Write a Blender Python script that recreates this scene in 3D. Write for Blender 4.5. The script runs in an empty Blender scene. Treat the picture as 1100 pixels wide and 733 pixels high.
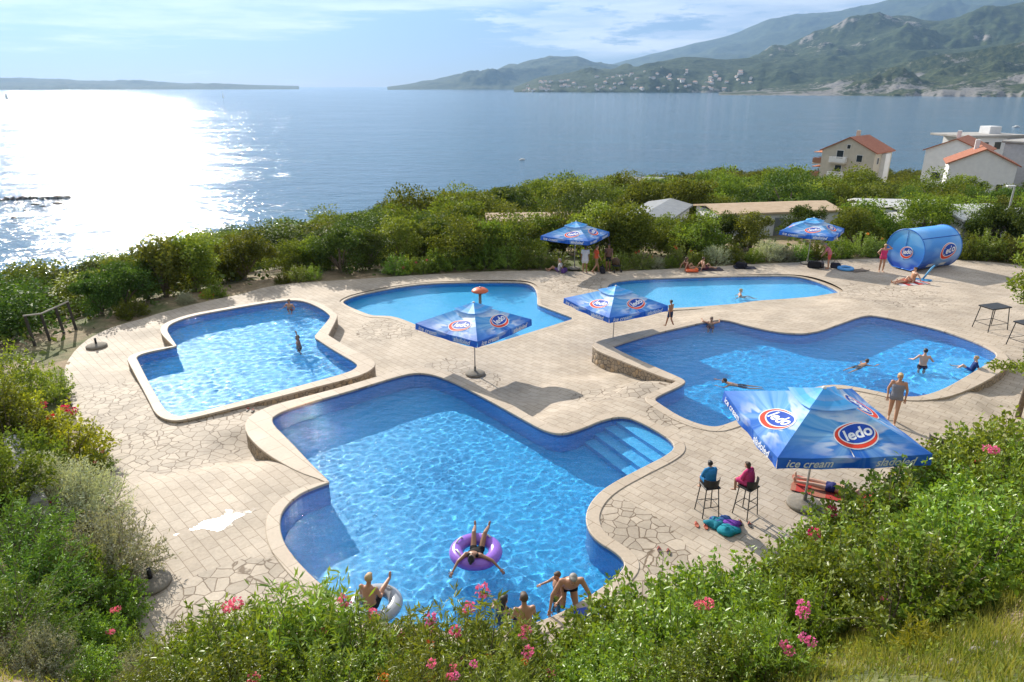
import bpy, bmesh, math, random
import numpy as np
from mathutils import Vector, Matrix, noise
from mathutils.geometry import delaunay_2d_cdt
random.seed(7); RNG = np.random.default_rng(7)
SC = bpy.context.scene
COL = SC.collection
R = math.radians
PI = math.pi

# ------------------------------------------------------------------ camera
H = 10.0; F = 733.0; PITCH = math.atan(274.5/F)
cP, sP = math.cos(PITCH), math.sin(PITCH)
cam = bpy.data.cameras.new('camera'); camo = bpy.data.objects.new('camera', cam); COL.objects.link(camo)
SC.camera = camo
cam.sensor_width = 36; cam.lens = F/1100*36; cam.clip_start = .1; cam.clip_end = 120000
camo.location = (0, 0, H); camo.rotation_euler = (PI/2-PITCH, 0, 0)

def ray(px, py):
    u = (px-550)/F; v = (366.5-py)/F
    return Vector((u, cP+v*sP, -sP+v*cP))
def P(px, py, z=0.0):
    d = ray(px, py); t = (z-H)/d.z
    return Vector((d.x*t, d.y*t, z))
def proj(x, y, z):
    dz = z-H; f = y*cP-dz*sP; up = y*sP+dz*cP
    return 550+F*x/f, 366.5-F*up/f

# ------------------------------------------------------------------ tagging
def tag(o, label=None, cat=None, group=None, kind=None):
    if label: o['label'] = label
    if cat: o['category'] = cat
    if group: o['group'] = group
    if kind: o['kind'] = kind
    return o
def thing(name, label, cat, loc=(0, 0, 0), rz=0, group=None):
    o = bpy.data.objects.new(name, None); COL.objects.link(o)
    o.location = loc; o.rotation_euler = (0, 0, rz); o.empty_display_size = .2
    return tag(o, label, cat, group)
def link(name, me, mats=None, parent=None, smooth=False):
    if mats is not None:
        if not isinstance(mats, (list, tuple)): mats = [mats]
        for m in mats: me.materials.append(m)
    if smooth:
        me.polygons.foreach_set('use_smooth', [True]*len(me.polygons))
    o = bpy.data.objects.new(name, me); COL.objects.link(o)
    if parent: o.parent = parent
    return o
def copy_tree(o, parent=None):
    c = o.copy(); COL.objects.link(c)
    if parent: c.parent = parent
    for ch in list(o.children): copy_tree(ch, c)
    return c

class MB:
    """collects shapes into one mesh"""
    def __init__(s): s.v = []; s.f = []; s.m = []; s.mi = 0; s.M = None
    def add(s, vs, fs, mi=None):
        n = len(s.v)
        for p in vs:
            p = Vector(p)
            s.v.append(s.M @ p if s.M is not None else p)
        for f in fs:
            s.f.append([i+n for i in f]); s.m.append(s.mi if mi is None else mi)
    def box(s, c, size, rz=0, mi=None, bev=0):
        x, y, z = size[0]/2, size[1]/2, size[2]/2
        M = Matrix.Translation(Vector(c)) @ Matrix.Rotation(rz, 4, 'Z')
        if bev:
            b = bev; vs = []; fs = []
            for zz, ins in ((-z, b), (-z+b, 0), (z-b, 0), (z, b)):
                for sx, sy in ((-1, -1), (1, -1), (1, 1), (-1, 1)):
                    vs.append(M @ Vector((sx*(x-ins), sy*(y-ins), zz)))
            fs = [(3, 2, 1, 0), (12, 13, 14, 15)]
            for k in range(3):
                for i in range(4):
                    a = k*4+i; b2 = k*4+(i+1) % 4; fs.append((a, b2, b2+4, a+4))
            s.add(vs, fs, mi); return
        vs = [M @ Vector((sx*x, sy*y, sz*z)) for sz in (-1, 1) for sx, sy in ((-1, -1), (1, -1), (1, 1), (-1, 1))]
        s.add(vs, [(3, 2, 1, 0), (4, 5, 6, 7), (0, 1, 5, 4), (1, 2, 6, 5), (2, 3, 7, 6), (3, 0, 4, 7)], mi)
    def tube(s, pts, rad, n=8, mi=None, cap=True):
        pts = [Vector(p) for p in pts]
        if not isinstance(rad, (list, tuple)): rad = [rad]*len(pts)
        vs = []; fs = []; prev = None
        for i, p in enumerate(pts):
            t = (pts[min(i+1, len(pts)-1)]-pts[max(i-1, 0)]).normalized()
            if prev is None:
                a = t.orthogonal().normalized()
            else:
                a = (prev - t*prev.dot(t)).normalized()
            prev = a; b = t.cross(a)
            for k in range(n):
                q = 2*PI*k/n; vs.append(p+(a*math.cos(q)+b*math.sin(q))*rad[i])
        for i in range(len(pts)-1):
            for k in range(n):
                k2 = (k+1) % n
                fs.append((i*n+k, i*n+k2, (i+1)*n+k2, (i+1)*n+k))
        if cap:
            fs.append(tuple(range(n-1, -1, -1))); fs.append(tuple((len(pts)-1)*n+k for k in range(n)))
        s.add(vs, fs, mi)
    def lathe(s, prof, n=24, c=(0, 0, 0), mi=None):
        vs = []; fs = []; c = Vector(c)
        for r, z in prof:
            for k in range(n):
                q = 2*PI*k/n; vs.append(c+Vector((r*math.cos(q), r*math.sin(q), z)))
        for i in range(len(prof)-1):
            for k in range(n):
                k2 = (k+1) % n; fs.append((i*n+k, i*n+k2, (i+1)*n+k2, (i+1)*n+k))
        fs.append(tuple(range(n-1, -1, -1))); fs.append(tuple((len(prof)-1)*n+k for k in range(n)))
        s.add(vs, fs, mi)
    def ell(s, c, r, n=14, m=9, rot=None, mi=None):
        vs = []; fs = []; c = Vector(c)
        for j in range(1, m):
            th = PI*j/m
            for i in range(n):
                ph = 2*PI*i/n
                p = Vector((r[0]*math.sin(th)*math.cos(ph), r[1]*math.sin(th)*math.sin(ph), r[2]*math.cos(th)))
                vs.append(c+(rot @ p if rot is not None else p))
        t = Vector((0, 0, r[2])); 
        vs.append(c+(rot @ t if rot is not None else t)); vs.append(c-(rot @ t if rot is not None else t))
        for j in range(m-2):
            for i in range(n):
                i2 = (i+1) % n; fs.append((j*n+i, (j+1)*n+i, (j+1)*n+i2, j*n+i2))
        a = (m-1)*n
        for i in range(n):
            i2 = (i+1) % n; fs.append((a, i, i2)); fs.append((a+1, (m-2)*n+i2, (m-2)*n+i))
        s.add(vs, fs, mi)
    def cap(s, p0, r0, p1, r1, n=10):
        p0 = Vector(p0); p1 = Vector(p1); d = p1-p0; L = d.length
        if L < 1e-5: d = Vector((0, 0, 1)); L = 1e-5
        t = d.normalized()
        pts = []; rr = []
        for k in range(0, 4):
            q = PI/2*(1-k/3.0); pts.append(p0-t*r0*math.sin(q)); rr.append(max(.0005, r0*math.cos(q)))
        for k in range(0, 4):
            q = PI/2*(k/3.0); pts.append(p1+t*r1*math.sin(q)); rr.append(max(.0005, r1*math.cos(q)))
        s.tube(pts, rr, n)
    def mesh(s, name):
        me = bpy.data.meshes.new(name); me.from_pydata([tuple(p) for p in s.v], [], s.f)
        if any(s.m): me.polygons.foreach_set('material_index', s.m)
        me.update(); return me
    def build(s, name, mats, parent=None, smooth=False):
        return link(name, s.mesh(name), mats, parent, smooth)

def np_mesh(name, V, Fa, nper, attrs=None):
    """fast mesh from numpy arrays; all faces have nper corners"""
    me = bpy.data.meshes.new(name)
    V = np.asarray(V, np.float32); Fa = np.asarray(Fa, np.int32)
    me.vertices.add(len(V)); me.vertices.foreach_set('co', V.ravel())
    me.loops.add(Fa.size); me.loops.foreach_set('vertex_index', Fa.ravel())
    me.polygons.add(len(Fa)); me.polygons.foreach_set('loop_start', np.arange(0, Fa.size, nper, dtype=np.int32))
    me.update(calc_edges=True)
    for k, a in (attrs or {}).items():
        at = me.attributes.new(k, 'FLOAT', 'POINT'); at.data.foreach_set('value', np.asarray(a, np.float32))
    return me

# ------------------------------------------------------------------ materials
class NT:
    def __init__(s, name):
        s.m = bpy.data.materials.new(name); s.m.use_nodes = True
        s.t = s.m.node_tree; s.t.nodes.clear()
        s.out = s.n('ShaderNodeOutputMaterial')
    def n(s, typ, **kw):
        x = s.t.nodes.new(typ)
        for k, v in kw.items(): setattr(x, k, v)
        return x
    def l(s, a, b): s.t.links.new(a, b)
    def set(s, sock, v):
        if hasattr(v, 'is_output') or hasattr(v, 'links'): s.l(v, sock)
        elif isinstance(v, (tuple, list)) and len(v) == 3 and sock.type == 'RGBA': sock.default_value = (*v, 1)
        else: sock.default_value = v
    def coord(s, kind='Object'):
        return s.n('ShaderNodeTexCoord').outputs[kind]
    def mapping(s, vec, scale=(1, 1, 1), rot=(0, 0, 0), loc=(0, 0, 0)):
        x = s.n('ShaderNodeMapping'); s.l(vec, x.inputs['Vector'])
        x.inputs['Scale'].default_value = scale; x.inputs['Rotation'].default_value = rot; x.inputs['Location'].default_value = loc
        return x.outputs[0]
    def noise(s, vec, scale, detail=4, rough=.55, out='Fac', **kw):
        x = s.n('ShaderNodeTexNoise', **kw); s.l(vec, x.inputs['Vector'])
        x.inputs['Scale'].default_value = scale; x.inputs['Detail'].default_value = detail; x.inputs['Roughness'].default_value = rough
        return x.outputs[out]
    def ramp(s, fac, stops, interp='LINEAR'):
        x = s.n('ShaderNodeValToRGB'); s.l(fac, x.inputs[0]); x.color_ramp.interpolation = interp
        e = x.color_ramp.elements
        while len(e) < len(stops): e.new(.5)
        for i, (p, c) in enumerate(stops):
            e[i].position = p
            e[i].color = (c, c, c, 1) if isinstance(c, (int, float)) else (*c, 1)
        return x.outputs[0]
    def mix(s, fac, a, b, blend='MIX'):
        x = s.n('ShaderNodeMix', data_type='RGBA', blend_type=blend)
        s.set(x.inputs[0], fac); s.set(x.inputs[6], a); s.set(x.inputs[7], b)
        return x.outputs[2]
    def math(s, op, a, b=None, c=None):
        x = s.n('ShaderNodeMath', operation=op); s.set(x.inputs[0], a)
        if b is not None: s.set(x.inputs[1], b)
        if c is not None: s.set(x.inputs[2], c)
        return x.outputs[0]
    def bump(s, h, strength=.3, dist=.02, normal=None):
        x = s.n('ShaderNodeBump'); s.l(h, x.inputs['Height'])
        x.inputs['Strength'].default_value = strength; x.inputs['Distance'].default_value = dist
        if normal is not None: s.l(normal, x.inputs['Normal'])
        return x.outputs[0]
    def attr(s, name, out='Fac'):
        x = s.n('ShaderNodeAttribute', attribute_name=name); return x.outputs[out]
    def pr(s, color, rough=.6, normal=None, spec=None, metal=None, surface=True):
        b = s.n('ShaderNodeBsdfPrincipled'); s.set(b.inputs['Base Color'], color); s.set(b.inputs['Roughness'], rough)
        if normal is not None: s.l(normal, b.inputs['Normal'])
        if spec is not None: b.inputs['Specular IOR Level'].default_value = spec
        if metal is not None: b.inputs['Metallic'].default_value = metal
        if surface: s.l(b.outputs[0], s.out.inputs[0])
        return b

def mat_var(name, c1, c2=None, scale=6, rough=.6, bump=.15, detail=4, spec=None, metal=None, bscale=None, dist=.01):
    """plain material with a noisy colour between c1 and c2 and a little relief"""
    t = NT(name); co = t.coord()
    if c2 is None: c2 = tuple(x*.8 for x in c1)
    nz = t.noise(co, scale, detail)
    col = t.mix(t.ramp(nz, [(.3, 0.), (.7, 1.)]), c1, c2)
    nb = t.noise(co, bscale or scale*5, 3)
    t.pr(col, rough, t.bump(nb, bump, dist) if bump else None, spec, metal)
    return t.m

def leaf_mat(name, c1, c2, trans=.35, rough=.45, spec=.35, obj_var=.34, tcol=(1.35, 1.25, .5)):
    t = NT(name); r = t.attr('rnd')
    oi = t.n('ShaderNodeObjectInfo')
    col = t.mix(r, c1, c2)
    hs = t.n('ShaderNodeHueSaturation')
    t.l(col, hs.inputs['Color'])
    t.l(t.math('MULTIPLY_ADD', oi.outputs['Random'], .05, .475), hs.inputs['Hue'])
    t.l(t.math('MULTIPLY_ADD', oi.outputs['Random'], obj_var*2, 1-obj_var), hs.inputs['Value'])
    b = t.pr(hs.outputs[0], rough, spec=spec, surface=False)
    tr = t.n('ShaderNodeBsdfTranslucent'); t.l(t.mix(1.0, hs.outputs[0], tcol, 'MULTIPLY'), tr.inputs[0])
    mx = t.n('ShaderNodeMixShader'); mx.inputs[0].default_value = trans*.95
    t.l(b.outputs[0], mx.inputs[1]); t.l(tr.outputs[0], mx.inputs[2]); t.l(mx.outputs[0], t.out.inputs[0])
    return t.m

# ------------------------------------------------------------------ polygon helpers (numpy)
def pip(pts, poly):
    pts = np.asarray(pts); x, y = pts[:, 0], pts[:, 1]; ins = np.zeros(len(pts), bool)
    p = np.asarray(poly); q = np.roll(p, -1, 0)
    for a, b in zip(p, q):
        c = ((a[1] > y) != (b[1] > y))
        with np.errstate(divide='ignore', invalid='ignore'):
            xi = (b[0]-a[0])*(y-a[1])/(b[1]-a[1])+a[0]
        ins ^= c & (x < xi)
    return ins
def pdist(pts, poly):
    pts = np.asarray(pts, float); best = np.full(len(pts), 1e9)
    p = np.asarray(poly); q = np.roll(p, -1, 0)
    for a, b in zip(p, q):
        ab = b-a; L = max(1e-9, (ab**2).sum())
        t = np.clip(((pts-a) @ ab)/L, 0, 1)
        d = np.hypot(*(pts-(a+t[:, None]*ab)).T)
        best = np.minimum(best, d)
    return best
def chaikin(pts, it=2):
    pts = [np.array(p, float) for p in pts]
    for _ in range(it):
        o = []
        for i in range(len(pts)):
            a, b = pts[i], pts[(i+1) % len(pts)]
            if np.abs(a-b)[:2].max() < 1e-6: o.append(a); continue
            o.append(a*.75+b*.25); o.append(a*.25+b*.75)
        pts = o
    # drop near-duplicates
    out = [pts[0]]
    for p in pts[1:]:
        if np.hypot(*(p-out[-1])[:2]) > .02: out.append(p)
    if np.hypot(*(out[0]-out[-1])[:2]) < .02: out.pop()
    return np.array(out)
def area(p): 
    q = np.roll(p, -1, 0); return .5*(p[:, 0]*q[:, 1]-q[:, 0]*p[:, 1]).sum()
def offset(poly, w):
    """outward offset of a CCW polygon (w scalar or array)"""
    p = np.asarray(poly)[:, :2]; a = p-np.roll(p, 1, 0); b = np.roll(p, -1, 0)-p
    a /= np.hypot(*a.T)[:, None]+1e-9; b /= np.hypot(*b.T)[:, None]+1e-9
    n = np.stack([a[:, 1]+b[:, 1], -(a[:, 0]+b[:, 0])], 1)
    L = np.hypot(*n.T)[:, None]; n /= L+1e-9
    k = 1/np.clip((L[:, 0]/2), .6, 1)
    return p+n*(np.asarray(w)*k)[..., None]
def resample(poly, step):
    p = np.asarray(poly); out = []
    for a, b in zip(p, np.roll(p, -1, 0)):
        n = max(1, int(np.hypot(*(b-a)[:2])/step))
        for k in range(n): out.append(a+(b-a)*k/n)
    return np.array(out)
def cdt_fill(outer, holes, grid, keep_boundary=True):
    """triangles filling outer minus holes through extra grid points"""
    verts = []; edges = []
    for poly in [outer]+holes:
        n0 = len(verts); m = len(poly)
        verts += [Vector((float(a[0]), float(a[1]))) for a in poly]
        edges += [(n0+i, n0+(i+1) % m) for i in range(m)]
    verts += [Vector((float(a[0]), float(a[1]))) for a in grid]
    vo, eo, fo, *_ = delaunay_2d_cdt(verts, edges, [], 0, 1e-5)
    V = np.array([(v.x, v.y) for v in vo]); T = np.array([f for f in fo if len(f) == 3])
    c = V[T].mean(1); k = pip(c, outer)
    for h in holes: k &= ~pip(c, h)
    T = T[k]
    # face up
    a = V[T[:, 1]]-V[T[:, 0]]; b = V[T[:, 2]]-V[T[:, 0]]
    fl = (a[:, 0]*b[:, 1]-a[:, 1]*b[:, 0]) < 0
    T[fl] = T[fl][:, ::-1]
    used = np.unique(T); mp = -np.ones(len(V), int); mp[used] = np.arange(len(used))
    return V[used], mp[T]
# ================================================================== SUN, SKY
AZ, EL = R(-31.5), R(28)
sd = Vector((math.sin(AZ)*math.cos(EL), math.cos(AZ)*math.cos(EL), math.sin(EL)))
sun = bpy.data.lights.new('sun', 'SUN'); sun.energy = 5.0; sun.angle = R(.5); sun.color = (1, .93, .82)
sun.cycles.is_caustics_light = True
suno = bpy.data.objects.new('sun', sun); COL.objects.link(suno); suno.rotation_euler = sd.to_track_quat('Z', 'Y').to_euler()
W = bpy.data.worlds.new('World'); SC.world = W; W.use_nodes = True
wt = W.node_tree; wt.nodes.clear()
class WN(NT):
    def __init__(s, t): s.t = t
w = WN(wt); wo = w.n('ShaderNodeOutputWorld'); bg = w.n('ShaderNodeBackground')
sky = w.n('ShaderNodeTexSky', sky_type='NISHITA'); sky.sun_disc = False
sky.sun_elevation = EL; sky.sun_rotation = AZ; sky.altitude = 0; sky.air_density = 1.0; sky.dust_density = .25; sky.ozone_density = 3
gen = w.coord('Generated')
sep = w.n('ShaderNodeSeparateXYZ'); w.l(gen, sep.inputs[0])
# clouds laid out by direction: uu = tangent of the azimuth, ee = height above the horizon
yy = w.math('MAXIMUM', sep.outputs[1], .15)
uu = w.math('DIVIDE', sep.outputs[0], yy); ee = sep.outputs[2]
cmb = w.n('ShaderNodeCombineXYZ'); w.l(uu, cmb.inputs[0]); w.l(w.math('MULTIPLY', ee, 5.5), cmb.inputs[1])
c1 = w.noise(w.mapping(cmb.outputs[0], (1.5, 3.2, 1), (0, 0, R(-5)), (3.1, 1.35, .4)), 1.5, 9, .60)
c2 = w.noise(w.mapping(cmb.outputs[0], (4.5, 4.5, 1), (0, 0, 0), (1.3, 7.1, 2.2)), 2.0, 9, .62)
left_hi = w.math('MULTIPLY', w.ramp(ee, [(.040, 0.), (.085, 1.)]), w.ramp(w.math('MULTIPLY_ADD', uu, .5, .5), [(.30, 1.), (.46, .35)]))
right_hi = w.math('MULTIPLY', w.ramp(ee, [(.028, 0.), (.060, 1.)]), w.ramp(w.math('MULTIPLY_ADD', uu, .5, .5), [(.44, 0.), (.53, 1.)]))
top = w.ramp(ee, [(.088, 0.), (.115, 1.)])
v1 = w.math('ADD', c1, w.math('ADD', w.math('MULTIPLY', left_hi, .30), w.math('MULTIPLY', top, .13)))
v2 = w.math('ADD', c2, w.math('MULTIPLY', right_hi, .19))
cloud = w.math('MAXIMUM', w.ramp(v1, [(.555, 0.), (.65, 1.)]), w.math('MULTIPLY', w.ramp(v2, [(.57, 0.), (.66, 1.)]), w.ramp(right_hi, [(.1, 0.), (.5, 1.)])))
shade = w.ramp(w.noise(w.mapping(cmb.outputs[0], (3, 5, 1), (0, 0, 0), (8, 2, 1)), 2.2, 7, .6), [(.35, 0.), (.62, 1.)])
ccol = w.mix(shade, (6.4, 7.3, 8.6), (12.0, 12.0, 11.9))
skyc = w.mix(1., sky.outputs[0], (.46, .545, .74), 'MULTIPLY')
w.l(w.mix(w.math('MULTIPLY', cloud, .88), skyc, ccol), bg.inputs[0])
bg.inputs[1].default_value = .05
w.l(bg.outputs[0], wo.inputs[0])
SC.view_settings.view_transform = 'Standard'; SC.view_settings.look = 'None'; SC.view_settings.exposure = .82; SC.view_settings.gamma = 1

# ================================================================== DECK HEIGHTS
CTRL = [(200,600,-.02),(300,640,-.02),(312,512,-.02),(170,660,-.02),(250,560,-.02),(140,560,-.02),(400,690,-.02),(180,530,-.06),(230,520,-.06),
 (265,483,-.62),(200,495,-.40),(140,500,-.42),(200,455,-.40),(250,455,-.43),(130,430,-.44),(165,425,-.39),(120,405,-.55),(180,447,-.38),
 (128,392,-.75),(160,363,-.72),(160,352,-.6),(100,375,-.66),(200,330,-.5),(280,310,-.6),(80,400,-.5),
 (255,439,-.40),(300,431,-.52),(330,420,-.62),(395,404,-.85),(370,410,-.8),(380,350,-.78),(400,340,-.78),(430,380,-.78),(360,320,-.72),
 (460,392,-.78),(500,400,-.78),(560,420,-.7),(540,395,-.78),(600,380,-.78),(590,452,-.06),(620,456,-.02),(650,440,-.02),(700,436,-.02),(690,416,-.02),
 (668,407,-.5),(640,400,-.70),(630,380,-.76),(620,420,-.45),(650,415,-.36),(570,445,-.3),(642,366,-.74),(660,356,-.74),(700,340,-.72),(740,330,-.66),(645,340,-.76),(600,345,-.77),
 (790,340,-.2),(830,343,-.06),(880,350,-.03),(940,330,-.06),(1020,345,-.03),(850,318,-.5),(760,325,-.58),(920,310,-.5),
 (640,305,-.72),(450,295,-.74),(600,290,-.70),(750,285,-.64),(830,284,-.62),(950,290,-.58),(1040,300,-.45),(1080,340,-.1),
 (1075,375,-.03),(1090,420,-.45),(1070,415,-.42),(1050,418,-.30),(1036,424,-.06),(1010,440,-.02),(1040,445,-.12),(950,440,-.02),(1000,470,-.02),(1080,450,-.3),
 (720,540,-.02),(860,540,-.02),(700,600,-.02),(950,480,-.02),(640,640,-.02),(760,470,-.02),(800,500,-.02),(900,500,-.02),(670,500,-.02),(850,430,-.02)]
CT = np.array([[*P(x, y, z)[:2], z] for x, y, z in CTRL])
def deck_z(xy):
    xy = np.atleast_2d(xy)
    d2 = ((xy[:, None, :]-CT[None, :, :2])**2).sum(2)
    wgt = 1/(d2**1.9+.015)
    return (wgt*CT[None, :, 2]).sum(1)/wgt.sum(1)
def hit_deck(px, py):
    z = 0.
    for _ in range(25):
        p = P(px, py, z); z = float(deck_z([(p.x, p.y)])[0])
    return P(px, py, z)

DECK_PX = [(150,690),(143,640),(128,590),(112,545),(98,500),(82,450),(68,408),(72,378),(105,352),(180,334),(260,314),(290,305),(360,298),(450,291),(560,287),(640,289),(700,288),(750,285),(830,281),(880,279),(950,276),(1040,280),(1120,288),(1220,310),(1290,360),(1290,420),(1210,480),(1115,500),(1035,540),(968,575),(920,606),(870,636),(820,660),(760,684),(700,706),(640,724),(560,734),(450,736),(300,732),(200,715)]
DECK = chaikin([np.array(P(x, y, -.5 if y < 500 else -.02)[:2]) for x, y in DECK_PX], 2)
if area(DECK) < 0: DECK = DECK[::-1].copy()
DECK = resample(DECK, .6)

# pools: inner outline (px, py[, coping width]); a repeated point is a sharp corner
CW = .34
POOLS = dict(
 big=dict(z=0., depth=1.3, px=[(289,452,.85),(300,443,.7),(330,433,.55),(380,419,.5),(425,405,.5),(447,400,.5),(470,403,.55),(500,416,.5),(560,449),(583,462),(602,467),(622,462),(650,450),(672,447),(692,455),(718,470),(726,480),(716,489),(690,502),(655,520),(638,534),(629,550),(630,566),(641,581),(660,592),(672,603),(668,614),(640,636),(605,657),(570,671),(530,678),(470,678),(420,671),(380,655),(345,628),(322,606),(305,584),(300,564),(303,548),(320,531,.3),(345,521,.16),(354,518,.07),(354,518,.07),(349,512,.18),(336,500,.5),(312,474,.9)]),
 left=dict(z=-.28, depth=1.1, px=[(148,387),(146,383.5),(155,379,.3),(185,373,.16),(190,371.5,.12),(190,371.5,.12),(183,361,.26),(179,354,.3),(183,347.5),(205,339.5),(240,333),(290,324.5),(312,322),(328,323.5),(345,331),(354,338),(355,341),(337,362,.6),(337,362,.6),(360,377,.6),(383,390,.7),(384,394,.7),(374,400,.6),(330,412,.5),(285,424,.45),(240,435.5,.4),(200,446),(190,447,.35),(179,442,.35),(172,432,.3),(158,407,.3)]),
 middle=dict(z=-.76, depth=.75, px=[(368,323),(386,316),(446,305),(500,303),(553,303),(569,304.5),(577,312),(577,327),(577,327),(617,342,.3),(617,342,.3),(571,356.5),(520,372),(503,373),(475,362),(446,348),(425,340),(411,339),(400,339),(386,334),(370,327)]),
 back=dict(z=-.62, depth=.7, px=[(651,309),(657,303),(680,300),(703,299),(770,297),(841,296),(862,297.5),(887,305.5),(901,313),(901,315.5),(874,320),(800,325.5),(724,331.5),(703,330),(680,324),(661,315)]),
 right=dict(z=0., depth=1.3, px=[(658,373,.8),(660,371,.8),(700,359,.55),(750,347.5),(765,344.5),(779,343),(807,351),(841,358),(874,358.5),(908,346),(928,339),(942,339),(980,347),(1016,356),(1050,368),(1068,377),(1071,381),(1068,386,.6),(1041,402.5,.65),(1012,419,.5),(987,426),(966,425.5),(933,418),(910,414),(897,413),(882,414),(857,421),(816,440),(778,457),(761,458.5),(732,448.5),(708,433),(703,429),(708,425),(735,413),(737,408.5),(724,402.5,.5),(690,388,.6)]),
)
for k, p in POOLS.items():
    q = chaikin([np.array([*P(a[0], a[1], p['z'])[:2], a[2] if len(a) > 2 else CW]) for a in p['px']], 2)
    if area(q[:, :2]) < 0: q = q[::-1].copy()
    q = resample(q, .35)
    p['xy'] = q[:, :2].copy(); p['w'] = q[:, 2].copy()
    p['outer'] = offset(p['xy'], p['w']); p['mid'] = offset(p['xy'], p['w']*.55)
EDGE = P(597, 467)-P(455, 400); SLAB = math.atan2(EDGE.y, EDGE.x)

# stone paving
def stone_mat():
    t = NT('deck_stone'); co = t.coord()
    mp = t.mapping(co, (1, 1, 1), (0, 0, -SLAB))
    br = t.n('ShaderNodeTexBrick'); t.l(mp, br.inputs['Vector'])
    br.inputs['Scale'].default_value = 1; br.inputs['Brick Width'].default_value = .50; br.inputs['Row Height'].default_value = .28
    br.inputs['Mortar Size'].default_value = .009; br.inputs['Mortar Smooth'].default_value = .2; br.inputs['Bias'].default_value = -.2
    br.inputs['Color1'].default_value = (1, 1, 1, 1); br.inputs['Color2'].default_value = (.86, .84, .82, 1); br.inputs['Mortar'].default_value = (.55, .50, .45, 1)
    wob = t.mix(.12, co, t.noise(co, 2.2, 3, out='Color'), 'ADD')
    vo = t.n('ShaderNodeTexVoronoi', feature='DISTANCE_TO_EDGE'); t.l(wob, vo.inputs['Vector']); vo.inputs['Scale'].default_value = 3.1
    vc = t.n('ShaderNodeTexVoronoi', feature='F1'); t.l(wob, vc.inputs['Vector']); vc.inputs['Scale'].default_value = 3.1
    vsep = t.n('ShaderNodeSeparateColor'); t.l(vc.outputs['Color'], vsep.inputs[0])
    joint = t.ramp(vo.outputs['Distance'], [(.014, 0.), (.045, 1.)])
    cell = t.ramp(vsep.outputs[0], [(0., .78), (1., 1.05)])
    crz = t.mix(joint, (.34, .29, .24), cell)
    crazy = t.ramp(t.math('ADD', t.attr('crazy'), t.math('MULTIPLY', t.math('SUBTRACT', t.noise(co, .9, 3), .5), .5)), [(.47, 0.), (.50, 1.)], 'LINEAR')
    pat = t.mix(crazy, br.outputs['Color'], crz)
    base = t.mix(t.ramp(t.noise(co, .55, 5, .6), [(.3, 0.), (.7, 1.)]), (.435, .365, .285), (.53, .45, .36))
    base = t.mix(t.math('MULTIPLY', t.ramp(t.noise(t.mapping(co, (.5, 2.2, 1), (0, 0, -SLAB)), 2.0, 6, .7), [(.50, 0.), (.72, 1.)]), .45), base, (.36, .29, .22))
    fine = t.ramp(t.noise(co, 14, 5, .7), [(.3, .86), (.7, 1.08)])
    stain = t.ramp(t.noise(co, .35, 6, .65), [(.36, .80), (.58, 1.04)])
    col = t.mix(1, t.mix(1, t.mix(1, base, pat, 'MULTIPLY'), fine, 'MULTIPLY'), stain, 'MULTIPLY')
    hgt = t.math('ADD', t.mix(crazy, br.outputs['Color'], joint), t.math('MULTIPLY', t.noise(co, 22, 3), .4))
    t.pr(col, .72, t.bump(hgt, .35, .012), .3)
    return t.m
def coping_mat():
    t = NT('coping_stone'); co = t.coord()
    base = t.mix(t.ramp(t.noise(co, .8, 5), [(.3, 0.), (.7, 1.)]), (.45, .37, .285), (.53, .445, .35))
    br = t.n('ShaderNodeTexBrick'); t.l(t.mapping(co, (1, 1, 1), (0, 0, -SLAB)), br.inputs['Vector']); br.inputs['Scale'].default_value = 1
    br.inputs['Brick Width'].default_value = .8; br.inputs['Row Height'].default_value = .62; br.inputs['Mortar Size'].default_value = .010
    br.inputs['Color1'].default_value = (1, 1, 1, 1); br.inputs['Color2'].default_value = (.9, .89, .88, 1); br.inputs['Mortar'].default_value = (.55, .5, .45, 1)
    col = t.mix(1, t.mix(1, base, br.outputs['Color'], 'MULTIPLY'), t.ramp(t.noise(co, 12, 5, .7), [(.3, .88), (.7, 1.07)]), 'MULTIPLY')
    t.pr(col, .65, t.bump(t.noise(co, 25, 4), .2, .01), .35)
    return t.m
def rubble_mat():
    t = NT('rubble_wall'); co = t.coord()
    vo = t.n('ShaderNodeTexVoronoi', feature='DISTANCE_TO_EDGE'); t.l(co, vo.inputs['Vector']); vo.inputs['Scale'].default_value = 5.5
    vc = t.n('ShaderNodeTexVoronoi', feature='F1'); t.l(co, vc.inputs['Vector']); vc.inputs['Scale'].default_value = 5.5
    s2 = t.n('ShaderNodeSeparateColor'); t.l(vc.outputs['Color'], s2.inputs[0])
    col = t.mix(t.ramp(vo.outputs['Distance'], [(.02, 0.), (.07, 1.)]), (.10, .085, .07), t.ramp(s2.outputs[0], [(0, (.26, .20, .14)), (.5, (.34, .28, .21)), (1, (.42, .30, .18))]))
    t.pr(col, .85, t.bump(vo.outputs['Distance'], .8, .05)); return t.m
def mosaic_mat(name, c1, c2, scl=26):
    t = NT(name); co = t.coord()
    vo = t.n('ShaderNodeTexVoronoi', feature='F1', distance='CHEBYCHEV'); t.l(co, vo.inputs['Vector']); vo.inputs['Scale'].default_value = scl; vo.inputs['Randomness'].default_value = .1
    s2 = t.n('ShaderNodeSeparateColor'); t.l(vo.outputs['Color'], s2.inputs[0])
    n2 = t.noise(co, 1.3, 4, .6)
    f = t.math('ADD', t.math('MULTIPLY', s2.outputs[0], .55), t.math('MULTIPLY', n2, .45))
    t.pr(t.mix(f, c1, c2), .35, spec=.4); return t.m
STONE, COPING, RUBBLE = stone_mat(), coping_mat(), rubble_mat()
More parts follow.
